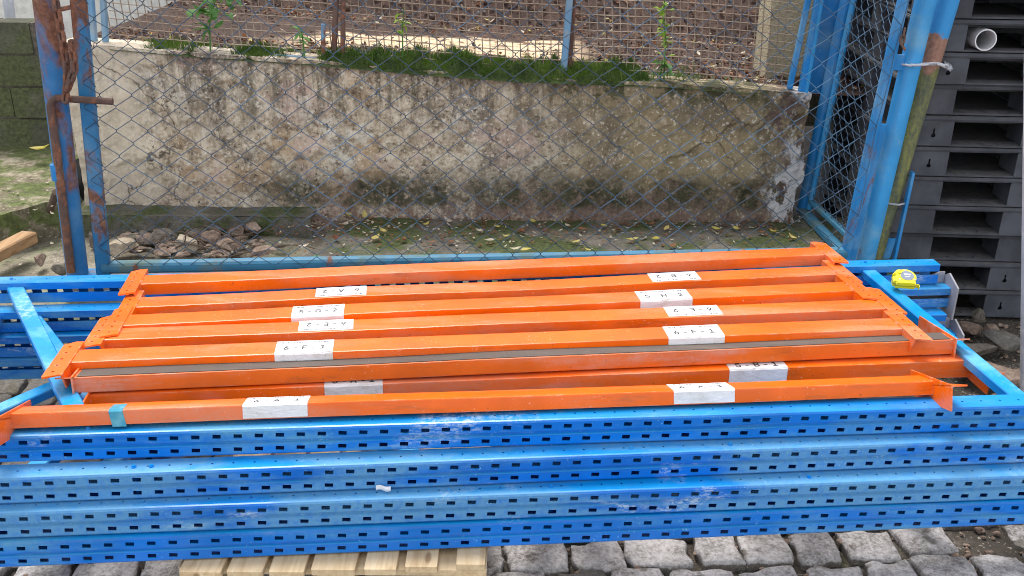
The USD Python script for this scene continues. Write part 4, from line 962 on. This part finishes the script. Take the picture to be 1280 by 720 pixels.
N_ = 26000; X_, Y_ = rs.uniform(-1.8, 1.1, N_), WALL_Y+rs.uniform(-.012, .30, N_); HH = moss_h(X_, Y_)*.62; TT = np.interp(X_, TX, TZ)-.016
for i in range(N_):
    if HH[i] < .007: continue
    h_ = rs.uniform(.012, .040)
    a_ = rs.uniform(0, 6.3); t1 = np.array([math.cos(a_), math.sin(a_), 0])*rs.uniform(.0012, .0024); tip = np.array([rs.normal()*.35, rs.normal()*.35, 1])*h_
    b_ = np.array([X_[i], Y_[i], TT[i]+HH[i]-.004]); ms.append(trimesh.Trimesh(np.array([b_-t1, b_+t1, b_+tip*.6+t1*.6, b_+tip]), np.array([[0, 1, 2], [0, 2, 3]]), process=False))
for _ in range(420):
    x_ = rs.uniform(-1.7, .9); d_ = float(meshkit.noise(np.array([x_*3.1, 2.0, 0])))
    if d_ < .45: continue
    b_ = np.array([x_, WALL_Y+rs.uniform(-.01, .22), float(np.interp(x_, TX, TZ))+.01]); L_ = rs.uniform(.04, .11); o_ = np.array([rs.normal()*.5, rs.normal()*.5-.25, 1]); o_ /= np.linalg.norm(o_)
    m_ = b_+o_*L_*.6; e_ = m_+(o_*[1.6, 1.6, .25])*L_*.45; w_ = np.array([.0018, 0, 0])
    ms.append(trimesh.Trimesh(np.array([b_-w_, b_+w_, m_-w_*.8, m_+w_*.8, e_]), np.array([[0, 1, 3], [0, 3, 2], [2, 3, 4]]), process=False))
part(None, 'moss', cat(ms), 'leaf_moss', label='strip of dark green moss and grass along the wall top', cat='moss', kind='stuff')
# litter on the bank
lt = {'litter_dark': [], 'leaf_brown': [], 'leaf_pale': [], 'leaf_yellow': []}
for _ in range(6500):
    x_, y_ = rs.uniform(-2.0, 1.9), 4.55+abs(rs.normal())*1.6
    if x_ < .4 and 5.0 < y_ < 5.7 and rs.random() < .9: continue
    z_ = float(zemb(np.array([x_]), np.array([y_]))[0]); kind = rs.choice(['litter_dark', 'leaf_brown', 'leaf_pale', 'leaf_yellow'], p=[.70, .22, .06, .02])
    lt[kind].append(leafquad(np.array([x_, y_, z_+.012]), rs.uniform(.018, .055), rs.uniform(.010, .026), rs.uniform(0, 6.3), rs.normal()*.35, rs.uniform(.05, .3), rs))
for k_, ml_ in lt.items(): part(None, 'leaf_litter', cat(ml_), k_, label={'litter_dark': 'dark rotting leaf litter covering the bank', 'leaf_brown': 'brown dry leaves scattered over the bank', 'leaf_pale': 'bleached pale leaves scattered over the bank', 'leaf_yellow': 'few yellow leaves scattered over the bank'}[k_], cat='leaf litter', kind='stuff')
# fallen leaves on the slab: the larger ones one by one, crumbs as stuff
spots = [(437, 270, 'y'), (432, 281, 'p'), (456, 271, 'y'), (533, 281, 'y'), (560, 277, 'p'), (563, 303, 'b'), (505, 300, 'b'), (540, 303, 'b'), (622, 284, 'y'), (633, 296, 'y'), (652, 290, 'b'), (667, 278, 'y'), (680, 290, 'b'), (710, 283, 'p'), (728, 287, 'b'), (735, 313, 'y'), (719, 303, 'y'),
         (645, 312, 'p'), (657, 313, 'y'), (772, 287, 'b'), (790, 300, 'y'), (812, 281, 'b'), (820, 299, 'y'), (833, 286, 'y'), (841, 308, 'b'), (895, 287, 'y'), (920, 287, 'y'), (952, 291, 'b'), (967, 290, 'y'), (480, 290, 'y'), (395, 322, 'g'), (470, 298, 'y'), (599, 289, 'p'), (990, 297, 'y'), (380, 309, 'p'), (420, 299, 'b'), (612, 301, 'p'), (755, 283, 'y')]
nmm = {'y': ('leaf_yellow', 'yellow fallen leaf on the mossy slab behind the gate'), 'b': ('leaf_brown', 'brown dry leaf on the mossy slab behind the gate'), 'p': ('leaf_pale', 'bleached whitish leaf on the mossy slab behind the gate'), 'g': ('leaf_green', 'single green leaf on the slab beside the gate bottom rail')}
for (u, v, k_) in spots:
    q = at_z(u, v, SLAB+.012); m = leafquad(q, rs.uniform(.035, .062), rs.uniform(.018, .034), rs.uniform(0, 6.3), rs.normal()*.15, rs.uniform(.1, .4), rs)
    part(None, 'fallen_leaf', m, nmm[k_][0], label=nmm[k_][1], cat='leaf', group={'y': 'yellow leaves on the slab', 'b': 'brown leaves on the slab', 'p': 'whitish leaves on the slab'}.get(k_))
cr_ = {'leaf_brown': [], 'leaf_pale': []}
for _ in range(1200):
    u, v = rs.uniform(340, 1000), 268+abs(rs.normal())*22
    if v > 330: continue
    q = at_z(u, v, SLAB+.008); cr_[rs.choice(['leaf_brown', 'leaf_pale'], p=[.72, .28])].append(leafquad(q, rs.uniform(.008, .026), rs.uniform(.005, .014), rs.uniform(0, 6.3), rs.normal()*.2, .2, rs))
for k_, ml_ in cr_.items(): part(None, 'leaf_crumbs', cat(ml_), k_, label='dark brown leaf crumbs on the slab' if k_ == 'leaf_brown' else 'pale leaf crumbs and chips on the slab', cat='leaf litter', kind='stuff')
dl = []
for _ in range(150):
    u, v = rs.uniform(-20, 330), rs.uniform(190, 335); zz = .29 if v < 270 and u < 75 else .14
    if 75 < u < 130 and v < 270: continue
    q = at_z(u, v, zz); dl.append(leafquad(q, rs.uniform(.010, .032), rs.uniform(.007, .018), rs.uniform(0, 6.3), rs.normal()*.2, .3, rs))
part(None, 'dry_leaves', cat(dl), 'leaf_pale', label='pale dry leaves scattered over the dirt left of the gate', cat='leaf litter', kind='stuff')
q = at_y(51, 187, 4.72); part(None, 'fallen_leaf', leafquad(q, .10, .05, .2, .15, .2, rs), 'leaf_yellow', label='large yellow green leaf at the foot of the block wall', cat='leaf')
# dry twigs and roots at the foot of the wall
tg = []
for k in range(38):
    u, v = rs.uniform(195, 320), rs.uniform(283, 322); a = at_z(u, v, .14); d = rs.normal(size=3)*[.14, .07, .05]; b = a+d; b[2] = max(.13, b[2])
    mid_ = (a+b)/2+rs.normal(size=3)*.03+[0, 0, .05]; t_ = np.linspace(0, 1, 7)[:, None]
    tg.append(tube((1-t_)**2*a+2*t_*(1-t_)*mid_+t_**2*b, np.linspace(.004, .0015, 7), 5))
part(None, 'dry_twigs', cat(tg), 'twig', label='tangle of dry twigs and roots in the rubble behind the gate', cat='twigs', kind='stuff')
# plants growing through the fence
def plant(label, px, stem, n, L, mat, spread, y=FYW-.05, cat_='plant'):
    base = at_y(*px, y); base[2] = float(wtop(base[0])); o = thing('climbing_plant', label, cat_, 'plants on the retaining wall', loc=base)
    tips = [at_y(u, v, y)-base for (u, v) in stem]; P = [np.zeros(3)]+tips
    part(o, 'stem', tube(np.array(P), np.linspace(.004, .002, len(P)), 6), 'leaf_green')
    seg = np.array(P)
    for k in range(n):
        f_ = rs.uniform(.12, 1)*(len(seg)-1); i_ = min(int(f_), len(seg)-2); c = seg[i_]+(seg[i_+1]-seg[i_])*(f_-i_)+rs.normal(size=3)*[spread, spread*.6, spread*.6]
        part(o, 'leaf', leafquad(c, L*rs.uniform(.6, 1.15), L*rs.uniform(.4, .62), rs.uniform(0, 6.3), rs.uniform(-.9, .5), rs.uniform(-.3, .2), rs), mat)
plant('broad leaved green plant in the fence near its left end', (262, 55), [(262, 30), (268, 5), (275, -15)], 26, .085, 'leaf_green', .055)
plant('lime green vine hanging in the fence right of the middle post', (832, 70), [(832, 48), (829, 20), (832, -12)], 34, .045, 'leaf_lime', .018)
plant('small green sprig at the foot of the lime green vine', (826, 92), [(827, 82), (828, 74)], 8, .06, 'leaf_green', .022)
plant('small green sprig left of the rusty twin fence posts', (380, 60), [(378, 45), (376, 36)], 8, .055, 'leaf_green', .022)
plant('tiny pale green sprig high in the fence near the middle', (503, 60), [(503, 35), (505, 8)], 7, .05, 'leaf_lime', .014)
